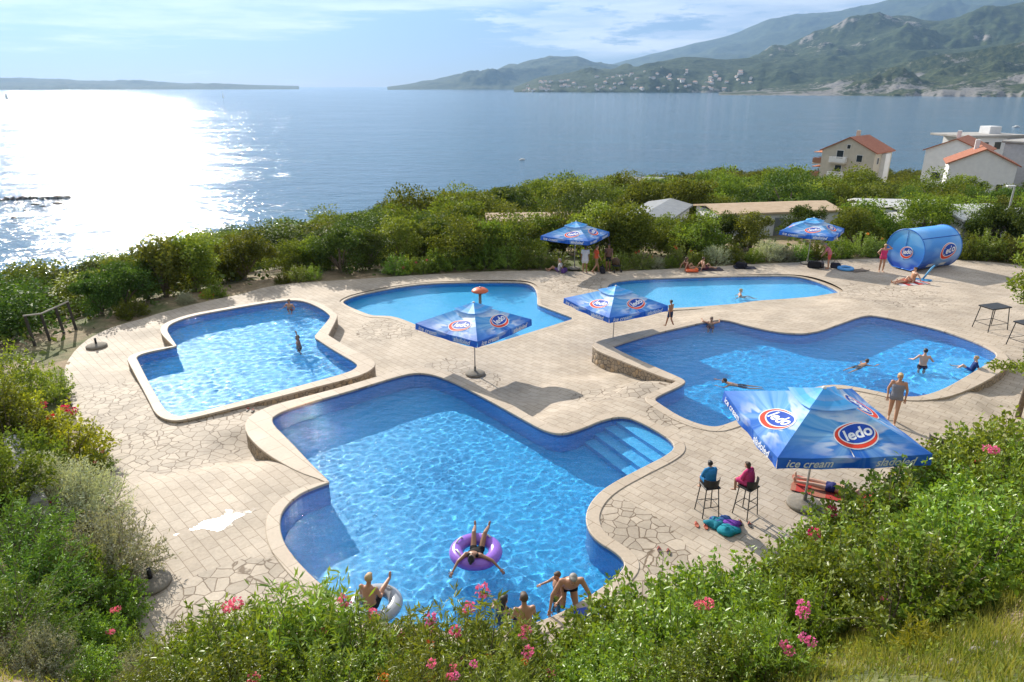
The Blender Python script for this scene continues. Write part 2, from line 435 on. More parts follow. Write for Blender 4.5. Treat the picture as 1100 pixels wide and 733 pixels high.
TILE = {'big': mosaic_mat('blue_mosaic', (.006, .255, .58), (.03, .47, .83)), 'left': mosaic_mat('blue_mosaic_left', (.006, .27, .60), (.03, .48, .84)),
        'right': mosaic_mat('blue_mosaic_right', (.005, .23, .57), (.025, .43, .81)), 'middle': mosaic_mat('pale_mosaic', (.03, .36, .66), (.09, .52, .80)), 'back': mosaic_mat('speckled_mosaic', (.05, .38, .68), (.15, .56, .80), 14)}
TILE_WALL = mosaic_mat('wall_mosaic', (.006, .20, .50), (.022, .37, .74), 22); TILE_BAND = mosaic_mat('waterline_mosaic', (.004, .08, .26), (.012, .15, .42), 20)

# deck sheet, with the pools cut out
gx, gy = np.meshgrid(np.arange(-24, 36, .42), np.arange(8, 46, .42)); G = np.stack([gx.ravel(), gy.ravel()], 1)
G = G+RNG.uniform(-.03, .03, G.shape)
ok = pip(G, DECK) & (pdist(G, DECK) > .2)
holes = []
for k, p in POOLS.items():
    ok &= ~pip(G, p['mid']); ok &= pdist(G, p['mid']) > .12; holes.append(resample(p['mid'], .5))
V, T = cdt_fill(DECK, holes, G[ok])
DZ = deck_z(V)
CR = [(200,455,3.2,1),(130,430,2.5,1),(240,470,1.5,1),(690,425,1.1,1),(640,430,1.0,.8),(730,455,1.2,.9),(655,560,1.1,1),(680,590,1.3,1),(700,610,1.2,.9),(500,400,1.5,.75),(480,385,1.2,.7),(620,300,2.5,.7),(250,640,1.2,1),(330,640,1.3,1),(700,385,.8,.5),(960,320,4,.6),(780,560,.6,.3),(420,345,2,.7)]
cr = np.zeros(len(V))
for x, y, r, s in CR:
    q = P(x, y, -.4 if y < 480 else 0); d = np.hypot(V[:, 0]-q.x, V[:, 1]-q.y)
    cr = np.maximum(cr, s*np.clip(1.5-d/r, 0, 1))
n0 = len(V)
V3 = np.concatenate([np.column_stack([V, DZ])])
me = np_mesh('pool_deck', V3, T, 3, {'crazy': cr})
deck = link('pool_deck', me, STONE); tag(deck, kind='structure')
# a skirt so that the slab has an edge
mb = MB(); dz = deck_z(DECK)
m = len(DECK)
mb.add([(*DECK[i], dz[i]-.003) for i in range(m)]+[(*DECK[i], dz[i]-.8) for i in range(m)], [((i+1) % m, i, i+m, (i+1) % m+m) for i in range(m)])
tag(mb.build('pool_deck_edge', RUBBLE), kind='structure')

# ---- water
def water_mat(name, rough=.05, bscale=9, bstr=.25, bright=1., big=1.0, dist=.06):
    t = NT(name); co = t.coord()
    rf = t.n('ShaderNodeBsdfRefraction'); rf.inputs['IOR'].default_value = 1.33; rf.inputs['Roughness'].default_value = 0; rf.inputs['Color'].default_value = (.93, .985, 1, 1)
    gl = t.n('ShaderNodeBsdfGlossy'); gl.inputs['Roughness'].default_value = rough
    h = t.math('ADD', t.noise(co, bscale, 3, .6), t.math('MULTIPLY', t.noise(t.mapping(co, (1, 1.6, 1), (0, 0, .5)), bscale*.32, 2, .5), 2.2*big))
    nrm = t.bump(h, bstr, dist)
    t.l(nrm, gl.inputs['Normal'])
    fr = t.n('ShaderNodeFresnel'); fr.inputs['IOR'].default_value = 1.33; t.l(nrm, fr.inputs['Normal'])
    t.l(t.math('MULTIPLY', fr.outputs[0], .8), gl.inputs['Color'])
    ad = t.n('ShaderNodeAddShader'); t.l(rf.outputs[0], ad.inputs[0]); t.l(gl.outputs[0], ad.inputs[1])
    t.l(ad.outputs[0], t.out.inputs[0]); return t.m
WATER = {'big': water_mat('pool_water', .028, 7, .55), 'left': water_mat('pool_water_rough', .022, 4.5, 1., big=1.5, dist=.14), 'right': water_mat('pool_water_right', .02, 7, .4),
         'middle': water_mat('pool_water_calm', .05, 9, .18, big=.6), 'back': water_mat('pool_water_back', .06, 9, .2, big=.6)}
WZ = .065
RIP = {k: [P(px, py, POOLS[k]['z']-WZ) for px, py in v] for k, v in dict(big=[(511, 598), (400, 655), (600, 648), (545, 664)], right=[(782, 412), (929, 391), (991, 393), (1035, 398), (763, 347)], left=[(321, 371), (311, 330)], back=[(797, 318)], middle=[(516, 338)]).items()}
def wave(x, y, k):
    s = {'big': 1.0, 'left': 1.5, 'right': 1.0, 'middle': .8, 'back': .8}[k]
    z = s*(.0046*noise.noise((x*7.4, y*7.4, 0.))+.0088*noise.noise((x*3.3, y*3.3, 3.))+.012*noise.noise((x*1.0, y*1.0, 5.)))*(.75+.55*noise.noise((x*.35, y*.35, 9.)))
    for c in RIP[k]:            # wake round each bather
        d = math.hypot(x-c.x, y-c.y)
        if d < 2.2: z += .022*math.exp(-d*1.5)*math.sin(d*13+2*noise.noise((x*2, y*2, 1.)))
    return z
POOL_LABEL = dict(big='large cross shaped blue pool in the foreground with a wide pale coping',
 left='raised pool farthest left, its blue water covered in sun glitter',
 middle='shallow light blue pool behind the first parasol, with the red mushroom standing in it',
 back='long shallow pale blue pool at the rear edge of the terrace',
 right='wavy edged deep blue pool right of the steps with bathers in it')
LAYERS = {}
for k, p in POOLS.items():
    z = p['z']; A, O, w_ = p['xy'], p['outer'], p['w']; m = len(A)
    root = thing('swimming_pool', POOL_LABEL[k], 'pool', (0, 0, 0), 0, 'pools on the terrace')
    # coping ring
    mb = MB()
    ins = offset(A, np.minimum(.02, w_*.1)); out2 = offset(A, w_-.015)
    rings = [(A, z-.075), (A, z-.012), (ins, z), (out2, z), (O, z-.012), (O, z-.07)]
    for pts, zz_ in rings: mb.v += [Vector((*q, zz_)) for q in pts]
    for j in range(len(rings)-1):
        for i in range(m):
            i2 = (i+1) % m; mb.f.append([j*m+i2, j*m+i, (j+1)*m+i, (j+1)*m+i2]); mb.m.append(0)
    mb.build('coping', COPING, root)
    # rubble wall below the coping's outer edge
    Oi = offset(A, w_-.012); mb = MB()
    mb.v = [Vector((*q, z-.06)) for q in Oi]+[Vector((*q, z-1.1)) for q in Oi]
    for i in range(m): mb.f.append([(i+1) % m, i, i+m, (i+1) % m+m]); mb.m.append(0)
    mb.build('stone_wall', RUBBLE, root)
    # basin
    Bo = offset(A, .012); mb = MB()
    mb.v = [Vector((*q, z-.05)) for q in Bo]+[Vector((*q, z-.24)) for q in Bo]+[Vector((*q, z-p['depth'])) for q in Bo]
    for r_ in (0, 1):
        for i in range(m): mb.f.append([r_*m+i, r_*m+(i+1) % m, r_*m+(i+1) % m+m, r_*m+i+m]); mb.m.append(2-r_)
    Vf, Tf = cdt_fill(Bo, [], np.zeros((0, 2))); n0 = len(mb.v)
    mb.v += [Vector((*q, z-p['depth'])) for q in Vf]
    for t_ in Tf: mb.f.append([int(i)+n0 for i in t_]); mb.m.append(0)
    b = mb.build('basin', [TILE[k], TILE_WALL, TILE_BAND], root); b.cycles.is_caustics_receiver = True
    # water
    st = {'big': .055, 'right': .07, 'left': .08, 'middle': .11, 'back': .12}[k]
    x0, y0 = A.min(0); x1, y1 = A.max(0)
    gx, gy = np.meshgrid(np.arange(x0, x1, st), np.arange(y0, y1, st)); G = np.stack([gx.ravel(), gy.ravel()], 1)
    G = G+RNG.uniform(-.2*st, .2*st, G.shape)
    Wo = resample(offset(A, .02), .15)
    G = G[pip(G, Wo) & (pdist(G, Wo) > .05)]
    Vw, Tw = cdt_fill(Wo, [], G)
    zz_ = np.array([wave(x, y, k) for x, y in Vw])
    me = np_mesh('water', np.column_stack([Vw, z-WZ+zz_]), Tw, 3)
    o = link('water', me, WATER[k], root, True); o.cycles.is_caustics_caster = True
    p['root'] = root; p['wz'] = z-WZ

# underwater steps
def steps(pool, a, b, inward, n, run, z0, rise, mat):
    a = P(*a, POOLS[pool]['z']); b = P(*b, POOLS[pool]['z']); d = (b-a).normalized(); nn = Vector((-d.y, d.x, 0))
    c = P(*inward, POOLS[pool]['z'])
    if (c-a).dot(nn) < 0: nn = -nn
    zb = POOLS[pool]['z']-POOLS[pool]['depth']
    for i in range(n):
        zt = POOLS[pool]['z']+z0-rise*i
        mb = MB(); q = []
        s0, s1 = (-.25 if i == 0 else run*i+.002), run*(i+1)
        for e, s in ((a-d*.3, s0), (b+d*.3, s0), (b+d*.3, s1), (a-d*.3, s1)): q.append(e+nn*s)
        xy = np.array([(v.x, v.y) for v in q])
        if area(xy) < 0: q = q[::-1]
        mb.add([(v.x, v.y, zb+.003) for v in q]+[(v.x, v.y, zt) for v in q], [(4, 5, 6, 7), (0, 1, 5, 4), (1, 2, 6, 5), (2, 3, 7, 6), (3, 0, 4, 7)])
        o = mb.build('step', mat, POOLS[pool]['root']); o.cycles.is_caustics_receiver = True
STEPM = mosaic_mat('step_mosaic', (.03, .34, .68), (.10, .54, .86))
steps('big', (678,448), (727,479), (600,510), 4, .42, -.30, .25, STEPM)
steps('right', (1070,388), (1010,420), (940,380), 4, .42, -.30, .25, STEPM)

# ================================================================== TERRAIN
SEA = -20.0
E_ = DECK
Ez = deck_z(E_)
def smooth(a, b, x):
    t = np.clip((x-a)/(b-a), 0, 1); return t*t*(3-2*t)
def terrain_z(xy):
    xy = np.atleast_2d(np.asarray(xy, float)); x, y = xy[:, 0], xy[:, 1]
    d = pdist(xy, E_[::3]); d = np.where(pip(xy, E_), 0, d)
    near = np.empty(len(xy))
    for k0 in range(0, len(xy), 4000):
        c_ = xy[k0:k0+4000]; near[k0:k0+4000] = Ez[::3][np.argmin(((c_[:, None, :]-E_[None, ::3])**2).sum(2), 1)]
    wn = smooth(27, 15, y+.0*x)
    bank = near-.03+np.minimum(8.25, .98*np.maximum(0, d-.4)*smooth(-.5, 2.2, d))
    az = np.degrees(np.arctan2(x, np.maximum(y, 1)))
    s = np.interp(az, [-60, -34, -26, -18, -10, 0, 20, 40, 60], [.30, .26, .225, .185, .16, .126, .098, .086, .08])
    far = near-.06-s*np.maximum(0, d-2.5)
    nz = np.array([noise.fractal((a*.05, b*.05, 4.), 1, 2, 4) for a, b in xy])
    far = far+nz*np.clip(d/40, 0, 1)*1.2
    z = bank*wn+far*(1-wn)
    nb = np.array([noise.fractal((a*.5, b*.5, 1.), 1, 2, 3) for a, b in xy])
    return z+nb*.10*np.clip(d/2, 0, 1)
def hit_ground(px, py, tmax=400):
    d = ray(px, py); t = 3.
    prev = t
    while t < tmax:
        q = Vector((0, 0, H))+d*t
        zt = ground_z(q.x, q.y)
        if q.z < zt:
            a, b = prev, t
            for _ in range(14):
                m_ = (a+b)/2; q = Vector((0, 0, H))+d*m_
                if q.z < ground_z(q.x, q.y): b = m_
                else: a = m_
            return q
        prev = t; t *= 1.03
    return Vector((0, 0, H))+d*t
def ground_z(x, y):
    if pip(np.array([(x, y)]), E_)[0]: return float(deck_z([(x, y)])[0])
    return float(terrain_z([(x, y)])[0])
pts = []
r = 1.2
while r < 430:
    nA = int(np.clip(190/(1+r/300), 110, 190)) if r > 6 else 60
    for a in np.linspace(-80, 80, nA): pts.append((r*math.sin(R(a+RNG.uniform(-.3, .3))), r*math.cos(R(a))))
    r *= 1.035 if r > 12 else 1.09
for x in np.arange(-20, 21, 2.): 
    for y in (-12, -9, -6, -3, -1): pts.append((x, y))
pts = np.array(pts)
sh = offset(DECK, -.12)
pts = pts[~pip(pts, DECK) & (pdist(pts, sh) > .25)]
outer = np.array([(-420, -12), (420, -12), (420, 430), (-420, 430)], float)
V, T = cdt_fill(outer, [sh], pts[(np.abs(pts[:, 0]) < 418) & (pts[:, 1] < 428) & (pts[:, 1] > -11.9)])
TZ = terrain_z(V)
me = np_mesh('hillside_ground', np.column_stack([V, np.maximum(TZ, SEA-4)]), T, 3)
def ground_mat():
    t = NT('dry_ground'); co = t.coord()
    n1 = t.noise(co, .35, 6, .6); n2 = t.noise(co, 3, 6, .65)
    a = t.mix(t.ramp(n2, [(.35, 0.), (.65, 1.)]), (.21, .15, .085), (.33, .25, .15))
    g = t.mix(t.ramp(n2, [(.3, 0.), (.7, 1.)]), (.055, .075, .022), (.14, .15, .045))
    t.pr(t.mix(t.ramp(n1, [(.40, 0.), (.56, 1.)]), g, a), .9, t.bump(t.noise(co, 9, 6, .7), .7, .08)); return t.m
terrain = link('hillside_ground', me, ground_mat(), smooth=True); tag(terrain, kind='structure')

# ================================================================== SEA
def sea_mat():
    t = NT('sea_water'); co = t.coord()
    h = t.math('ADD', t.noise(t.mapping(co, (1, 2.0, 1), (0, 0, .35)), .24, 4, .62), t.math('MULTIPLY', t.noise(t.mapping(co, (1, 1.8, 1), (0, 0, -.2)), .07, 4, .55), 2.5))
    slick = t.noise(t.mapping(co, (1, 5.5, 1), (0, 0, .10)), .006, 8, .70)
    rough = t.ramp(slick, [(.36, .085), (.62, .125)])
    b = t.n('ShaderNodeBump'); b.inputs['Distance'].default_value = .75; t.l(h, b.inputs['Height']); t.l(t.ramp(slick, [(.35, .55), (.6, .95)]), b.inputs['Strength'])
    col = t.mix(t.ramp(slick, [(.35, 0.), (.65, 1.)]), (.014, .078, .150), (.034, .125, .205))
    t.pr(col, rough, b.outputs[0], .5); return t.m
mb = MB(); n = 96; rr = [0.01, 600, 3000, 8000, 14600]
for r in rr: mb.v += [Vector((r*math.cos(2*PI*k/n), r*math.sin(2*PI*k/n), SEA)) for k in range(n)]
for j in range(len(rr)-1):
    for k in range(n): mb.f.append([j*n+k, (j+1)*n+k, (j+1)*n+(k+1) % n, j*n+(k+1) % n]); mb.m.append(0)
tag(mb.build('sea', sea_mat()), kind='structure')

# ================================================================== HILLS
def hill_mat(name, g1, g2, rock, rk, scale, shore=0.):
    t = NT(name); co = t.coord()
    n1 = t.noise(t.mapping(co, (1, 1, 2.2)), scale, 9, .68); n2 = t.noise(co, scale*9, 7, .7)
    g = t.mix(t.ramp(n2, [(.38, 0.), (.62, 1.)]), g1, g2)
    geo = t.n('ShaderNodeNewGeometry'); sp = t.n('ShaderNodeSeparateXYZ'); t.l(geo.outputs['Normal'], sp.inputs[0])
    f = t.math('ADD', t.math('ADD', t.math('MULTIPLY', n1, .72), t.math('MULTIPLY', n2, .28)), t.math('MULTIPLY', t.math('SUBTRACT', 1., sp.outputs[2]), .22))
    if shore:
        so = t.n('ShaderNodeSeparateXYZ'); t.l(co, so.inputs[0])
        f = t.math('ADD', f, t.math('MULTIPLY', t.ramp(t.math('MULTIPLY_ADD', so.outputs[2], 1/90, .22), [(.0, 1.), (.75, 0.)]), shore))
    r_ = t.mix(t.ramp(t.noise(co, scale*25, 5, .7), [(.3, 0.), (.7, 1.)]), rock, tuple(x*.5 for x in rock))
    t.pr(t.mix(t.ramp(f, [(rk, 0.), (rk+.05, 1.)]), g, r_), .95, t.bump(n2, .8, 12.), .1); return t.m
HILLF = {}
def hill(name, ridge, r0, r1, r2, mat, amp, p=1.0, nr=46, step=2.0, fs=.004, cliff=0.):
    """land rising from the shore at radius r0 to the ridge at r1 and falling again to r2"""
    xs = np.arange(ridge[0][0], ridge[-1][0]+.1, step); ry = np.interp(xs, [a for a, _ in ridge], [b for _, b in ridge])
    V = []; fade = np.clip(np.minimum(xs-xs[0], xs[-1]-xs)/90+.02, 0, 1)
    rad = np.concatenate([np.linspace(0, 1, nr), 1+np.linspace(.06, 1, 9)])
    for i, (x, y) in enumerate(zip(xs, ry)):
        d = ray(x, y); hd = math.hypot(d.x, d.y); ux, uy = d.x/hd, d.y/hd; top = max(SEA+3, H+d.z/hd*r1)
        jit = 1+.03*noise.noise((x*.03, 1.7, r0*.001))+.012*noise.noise((x*.12, 4.7, r0*.001))
        for q in rad:
            if q <= 1:
                r = r0*jit+(r1-r0*jit)*q; s = q**p; s = (1-cliff)*s+cliff*min(1, q*14)*.16/max(cliff, .16)*cliff if cliff else s
            else: r = r1+(r2-r1)*(q-1); s = 1-(q-1)**1.3
            X, Y = ux*r, uy*r
            rf = noise.hetero_terrain((X*fs, Y*fs, r0), .9, 2.1, 6, .6)
            rdg = abs(noise.noise((X*fs*.55, Y*fs*.55, 9.)))
            z = SEA-6*(q < .001)+(top-SEA)*s+amp*((rf-.6)*.7-rdg*.9)*min(1, q*4)*(1-.75*max(0, 1-abs(q-1)*5))*fade[i]*min(1, (top-SEA)/80)
            V.append((X, Y, max(z, SEA-6)))
    n = len(rad); Fc = [(i*n+j, (i+1)*n+j, (i+1)*n+j+1, i*n+j+1) for i in range(len(xs)-1) for j in range(n-1)]
    me = np_mesh(name, np.array(V), np.array(Fc), 4); o = link(name, me, mat, None, True); tag(o, kind='structure')
    HILLF[name] = (np.array(V).reshape(len(xs), n, 3), xs); return o
G1, G2 = (.018, .036, .014), (.060, .080, .028)
ROCK = (.34, .31, .28)
hill('mountains', [(640,80),(655,70),(690,61),(715,54),(740,47),(760,42),(795,32),(825,22),(848,19),(870,15),(895,13),(920,9),(945,6),(975,0),(1010,-6),(1060,-14),(1120,-22),(1250,-30),(1400,-20)], 7200, 10500, 13000, hill_mat('mountain_scrub', G1, G2, ROCK, .72, .0012), 170, 1.0, 40, 3., .0012)
hill('island_hills', [(-330,83),(-120,83),(0,84.5),(40,85.5),(175,89.5),(250,90.6),(322,92.6)], 6400, 8200, 9600, hill_mat('island_scrub', G1, G2, ROCK, .80, .002), 40, .8, 24, 3., .002)
hill('cape_hills', [(416,93.4),(450,89),(480,86.5),(515,79),(550,71),(590,62),(620,60.5),(636,66),(655,72),(700,80),(760,88)], 5600, 7000, 8200, hill_mat('cape_scrub', G1, G2, ROCK, .78, .002), 90, .9, 34, 2., .002)
hill('upper_hills', [(740,80),(815,60),(845,48),(875,35),(910,27),(940,20),(965,16),(978,16),(990,20),(1010,23),(1030,20),(1050,16),(1100,3),(1160,-14),(1250,-30),(1400,-30)], 3700, 5200, 6400, hill_mat('hill_scrub', G1, G2, ROCK, .585, .0028), 105, .9, 50, 2., .0022)
hill('town_peninsula', [(552,94),(580,83),(610,79),(650,75),(680,72),(700,67),(735,61),(760,62),(780,64),(820,63),(870,61),(940,58),(1020,52),(1100,46),(1250,40),(1400,40)], 3350, 4200, 5000, hill_mat('peninsula_scrub', G1, G2, (.36, .33, .28), .63, .004, .07), 38, .8, 40, 2., .004)
hill('rocky_headland', [(772,101),(800,97.5),(830,95),(865,92),(900,87),(935,77),(975,65),(1010,58),(1050,51),(1100,45),(1170,40),(1280,38),(1420,45)], 2450, 3300, 3900, hill_mat('headland_scrub', G1, (.085, .10, .04), (.30, .285, .265), .565, .006, .10), 34, 1.0, 60, 1.6, .006, .5)

# ================================================================== HAZE
def haze():
    t = NT('haze_air'); v = t.n('ShaderNodeVolumePrincipled')
    v.inputs['Color'].default_value = (.36, .60, 1.0, 1); v.inputs['Density'].default_value = 6.2e-5; v.inputs['Anisotropy'].default_value = .35
    t.l(v.outputs[0], t.out.inputs['Volume'])
    t.m.cycles.homogeneous_volume = True
    mb = MB(); mb.box((0, 0, (1900-27)/2), (30000, 30000, 1927))
    tag(mb.build('haze', t.m), kind='stuff')
HAZE = True
if HAZE: haze()
# ================================================================== VEGETATION
def unit(a): return a/(np.linalg.norm(a, axis=1)[:, None]+1e-9)
def leaves(pos, dirs, L, Wd, nrm=None, rnd=None, fold=.25):
    """folded diamond leaves: two triangles each"""
    n = len(pos); dirs = unit(dirs)
    if nrm is None: nrm = RNG.normal(size=(n, 3))+np.array([0, 0, .8])
    side = unit(np.cross(dirs, nrm)); up = np.cross(side, dirs)
    L = np.broadcast_to(L, n)[:, None]; Wd = np.broadcast_to(Wd, n)[:, None]
    tip = pos+dirs*L; mid = pos+dirs*L*.45+up*Wd*fold
    V = np.stack([pos, mid+side*Wd/2, tip, mid-side*Wd/2], 1).reshape(-1, 3)
    i = np.arange(n)[:, None]*4
    Fa = np.concatenate([i+np.array([0, 1, 2]), i+np.array([0, 2, 3])], 0)
    if rnd is None: rnd = RNG.random(n)
    return V, Fa, np.repeat(rnd, 4)
def blob_points(n, c, r, shell=.55):
    d = unit(RNG.normal(size=(n, 3))); k = shell+(1-shell)*RNG.random(n)**.7
    return np.asarray(c)+d*k[:, None]*np.asarray(r), d
def join(parts):
    V = []; Fa = []; A = []; n = 0
    for v, f, a in parts:
        V.append(v); Fa.append(f+n); A.append(a); n += len(v)
    return np.concatenate(V), np.concatenate(Fa), np.concatenate(A)
def leaf_mesh(name, parts): 
    V, Fa, A = join(parts); return np_mesh(name, V, Fa, 3, {'rnd': A})

BARK = mat_var('bark', (.13, .10, .075), (.22, .17, .13), 8, .9, .6, bscale=20, dist=.03)
L_OAK = leaf_mat('oak_leaves', (.075, .12, .016), (.22, .27, .04), .38, .6, .15)
L_DARK = leaf_mat('dark_leaves', (.042, .080, .016), (.115, .170, .032), .32, .6, .15)
L_LIGHT = leaf_mat('light_leaves', (.12, .18, .02), (.30, .36, .06), .42, .5, .3)
L_GLOSSY = leaf_mat('glossy_leaves', (.09, .175, .018), (.28, .37, .045), .36, .38, .5)
L_OLEA = leaf_mat('oleander_leaves', (.10, .175, .024), (.31, .38, .06), .36, .42, .45)
L_GREY = leaf_mat('grey_leaves', (.26, .29, .18), (.54, .56, .42), .28, .6, .25)
L_YELL = leaf_mat('yellow_leaves', (.20, .26, .022), (.46, .48, .055), .45, .5, .3)
L_JUN = leaf_mat('needle_leaves', (.065, .14, .02), (.20, .30, .045), .3, .5, .3)
L_GRASS = leaf_mat('grass_blades', (.13, .17, .03), (.42, .37, .13), .40, .6, .2, .1)
L_SCRUB = leaf_mat('scrub_leaves', (.035, .065, .012), (.12, .15, .035), .34, .5, .3)
def petal(name, c): return leaf_mat(name, c, tuple(min(1, x*1.25) for x in c), .35, .6, .2, .05, (1.1, 1, 1))
PINK, RED, ORANGE = petal('pink_petals', (.75, .16, .32)), petal('red_petals', (.62, .03, .07)), petal('orange_petals', (.8, .25, .05))

# ---- trees: tapered trunk and limbs, a crown of leaf clumps
def tree_proto(crown_r, crown_h, base, nl, leaf, mat, lobes, name, label, cat='tree', droop=0.):
    t = thing(name, label, cat)
    mb = MB(); lob = []
    for i in range(lobes):
        a = 2*PI*(i+RNG.random())/lobes*1.7; rr = crown_r*(.25+.55*RNG.random()**.6); zz = base+crown_h*(.12+.76*RNG.random())
        k = math.sqrt(max(.1, 1-((zz-base)/crown_h-.42)**2*2.2))
        lob.append(np.array([rr*k*math.cos(a), rr*k*math.sin(a), zz]))
    lob.append(np.array([.1*crown_r, 0, base+crown_h*.86]))
    tr = crown_r*.055+.04
    mb.tube([(0, 0, -.3), (.03*crown_r, .02, base*.5), (.06*crown_r, -.03*crown_r, base+crown_h*.25), (.05*crown_r, 0, base+crown_h*.7)], [tr*1.3, tr, tr*.75, tr*.25], 7)
    for c in lob[:7]:
        q = Vector(c); s = Vector((.04*crown_r, 0, base*.55+.3*RNG.random()*base))
        mb.tube([s, s.lerp(q, .5)+Vector((0, 0, .08*crown_h)), q], [tr*.6, tr*.4, tr*.12], 5)
    mb.build('trunk', BARK, t, True)
    parts = []
    for c in lob:
        s = crown_r*(.30+.26*RNG.random()); n = int(nl/len(lob))
        sub = []
        for _ in range(7):
            d = RNG.normal(size=3); d /= np.linalg.norm(d); sub.append(c+d*s*.8*np.array([1, 1, .75]))
        for q in [c]+sub:
            m = n//8; p_, d_ = blob_points(m, q, np.array([1, 1, .78])*s*.55, .35)
            d_ = d_+RNG.normal(size=(m, 3))*.7-np.array([0, 0, droop])
            tone = np.clip(RNG.normal(.45+.16*RNG.normal(), .22, m), 0, 1)
            parts.append(leaves(p_, d_, leaf*(.7+.6*RNG.random(m)), leaf*.62*(.7+.6*RNG.random(m)), rnd=tone))
    link('crown', leaf_mesh('crown', parts), mat, t)
    return t
WOOD = 'trees of the coastal wood below the terrace'
LAB_A = 'round bushy mid green oak among the wood sloping down to the sea'
LAB_B = 'dark evergreen tree with a dense rounded crown in the wood by the sea'
LAB_C = 'pale yellowish green tree with a looser crown in the wood by the sea'
PROTO = []
for i in range(4): PROTO.append((tree_proto(2.6+.3*i, 3.4+.4*(i % 2), .35, 7200, .22, L_OAK, 9+i, 'oak_tree', LAB_A), LAB_A))
for i in range(3): PROTO.append((tree_proto(2.5+.3*i, 3.6+.4*i, .3, 7200, .21, L_DARK, 9+i, 'evergreen_tree', LAB_B), LAB_B))
for i in range(2): PROTO.append((tree_proto(2.3+.3*i, 4.0, .5, 6000, .22, L_LIGHT, 8+i, 'pale_tree', LAB_C), LAB_C))
used = set()
def place_tree(k, x, y, s, label=None, group=WOOD, sz=1., z=None):
    src, lab = PROTO[k]
    o = src if k not in used else copy_tree(src); used.add(k)
    o.location = (x, y, (ground_z(x, y) if z is None else z)-.05); o.rotation_euler = (0, 0, RNG.uniform(0, 6.28)); o.scale = (s, s, s*sz)
    o['label'] = label or lab
    if group: o['group'] = group
    return o
# clearings: buildings, caravans and cars stand here (pixel column, depth, radius) -> filled in world space
def AT(px, dist):
    """ground point in the column px at horizontal distance dist"""
    py = 250.
    for _ in range(3):
        d = ray(px, py); h = math.hypot(d.x, d.y); x, y = d.x/h*dist, d.y/h*dist; z = ground_z(x, y); py = proj(x, y, z+1.5)[1]
    return Vector((x, y, z))
def ATD(px, dist):
    d = ray(px, 272); h = math.hypot(d.x, d.y); return Vector((d.x/h*dist, d.y/h*dist, 0))
HOUSE = {'house': AT(914, 150), 'white': AT(1046, 128), 'flat': AT(1046, 165), 'grey': AT(1108, 150)}
VAN = {'grey_van': AT(706, 57), 'tan_van': AT(822, 62), 'orange_van': AT(572, 58), 'white_van': AT(1008, 66), 'white_van2': AT(962, 72), 'van3': AT(1052, 62),
       'roof_a': AT(600, 150), 'roof_b': AT(682, 150), 'roof_c': AT(740, 118)}
CARS = {'blue_car': AT(840, 108), 'white_car': AT(770, 92)}
CLEAR = [(HOUSE['house'], 9), (HOUSE['white'], 10), (HOUSE['flat'], 9), (HOUSE['grey'], 7)]+[(v, 5.0) for v in VAN.values()]+[(v, 3.5) for v in CARS.values()]
CLEAR += [(AT(700, 53), 2.5), (AT(840, 56), 3), (AT(780, 57), 2.5), (AT(870, 139), 7), (AT(905, 137), 8), (AT(925, 139), 7), (AT(895, 128), 5), (AT(915, 128), 5), (AT(1020, 118), 7), (AT(1038, 116), 8), (AT(1058, 117), 7), (AT(985, 135), 6), (AT(1010, 138), 6)]
def clear_ok(x, y, r): return all(math.hypot(x-c.x, y-c.y) > q+r*.6 for c, q in CLEAR)
# the rows nearest the terrace, one by one: (px, distance beyond deck edge m, kind, scale)
near_rows = [(365,2.0,4,.72),(395,2.6,5,.62),(340,3.5,0,.7),(315,4.2,2,.62),(260,3.0,1,.86),(240,5.0,0,.7),(205,3.2,7,.92),(170,3.6,7,.95),(150,5.0,4,.8),(120,3.2,5,.74),(95,3.0,4,.62),
 (430,4.5,8,.7),(455,5.5,1,.66),(495,2.2,3,.78),(520,2.6,0,.72),(545,3.0,2,.72),(475,6,5,.7),(660,3.4,0,.85),(640,5.5,8,.85),(680,4.6,1,.9),(750,2.9,3,.70),(735,4.2,0,.74),(775,6,4,.7),(805,4.2,8,.62),(915,3.6,1,.7),(930,6,0,.85),(985,8,2,.9),(1060,7,4,.85),(1100,6,5,.9),(1030,9,3,.8),(580,7.5,1,.7),(605,7.5,3,.75),(710,8.5,1,.6),(860,9,4,.7)]
ntree = 0; TP = []
for px, dd, k, s in near_rows:
    d0 = None
    for dist in np.arange(25, 75, .4):
        q = ATD(px, dist)
        dv = pdist(np.array([(q.x, q.y)]), DECK)[0]
        if not pip(np.array([(q.x, q.y)]), DECK)[0] and dv >= dd and dist > 30: d0 = q; break
    if d0 is None: continue
    s *= .9 if px > 350 else .76; place_tree(k, d0.x, d0.y, s); TP.append((d0.x, d0.y, 2.2*s)); ntree += 1
# the wood behind, spread over the slope in world space
tries = 0
cand = []
N_ = 9000
a_ = np.radians(RNG.uniform(-41, 40, N_)); di_ = 34+(RNG.random(N_)**.75)*245
cx_ = np.stack([di_*np.sin(a_), di_*np.cos(a_)], 1)
ok_ = ~pip(cx_, DECK) & (pdist(cx_, DECK[::3]) > 6) & (cx_[:, 1] > 24); cx_, di_ = cx_[ok_], di_[ok_]
tz_ = terrain_z(cx_); ok_ = tz_ > SEA+.8; cx_, di_, tz_ = cx_[ok_], di_[ok_], tz_[ok_]
ACC = []
for (x, y), dist, z in zip(cx_, di_, tz_):
    s = RNG.uniform(.66, 1.04)*(1+dist/600); r = 2.6*s
    if not clear_ok(x, y, r): continue
    if any(math.hypot(x-c[0], y-c[1]) < (r+c[2])*.70 for c in TP): continue
    TP.append((x, y, r)); ACC.append((dist, float(x), float(y), float(z), s))
    if len(ACC) > 760: break
ACC.sort()
def squat(dist, x, y): return RNG.uniform(.70, 1.02)*(1-.10*min(1, max(0, dist-70)/90))*(.80 if x < -.2*y else 1.02)
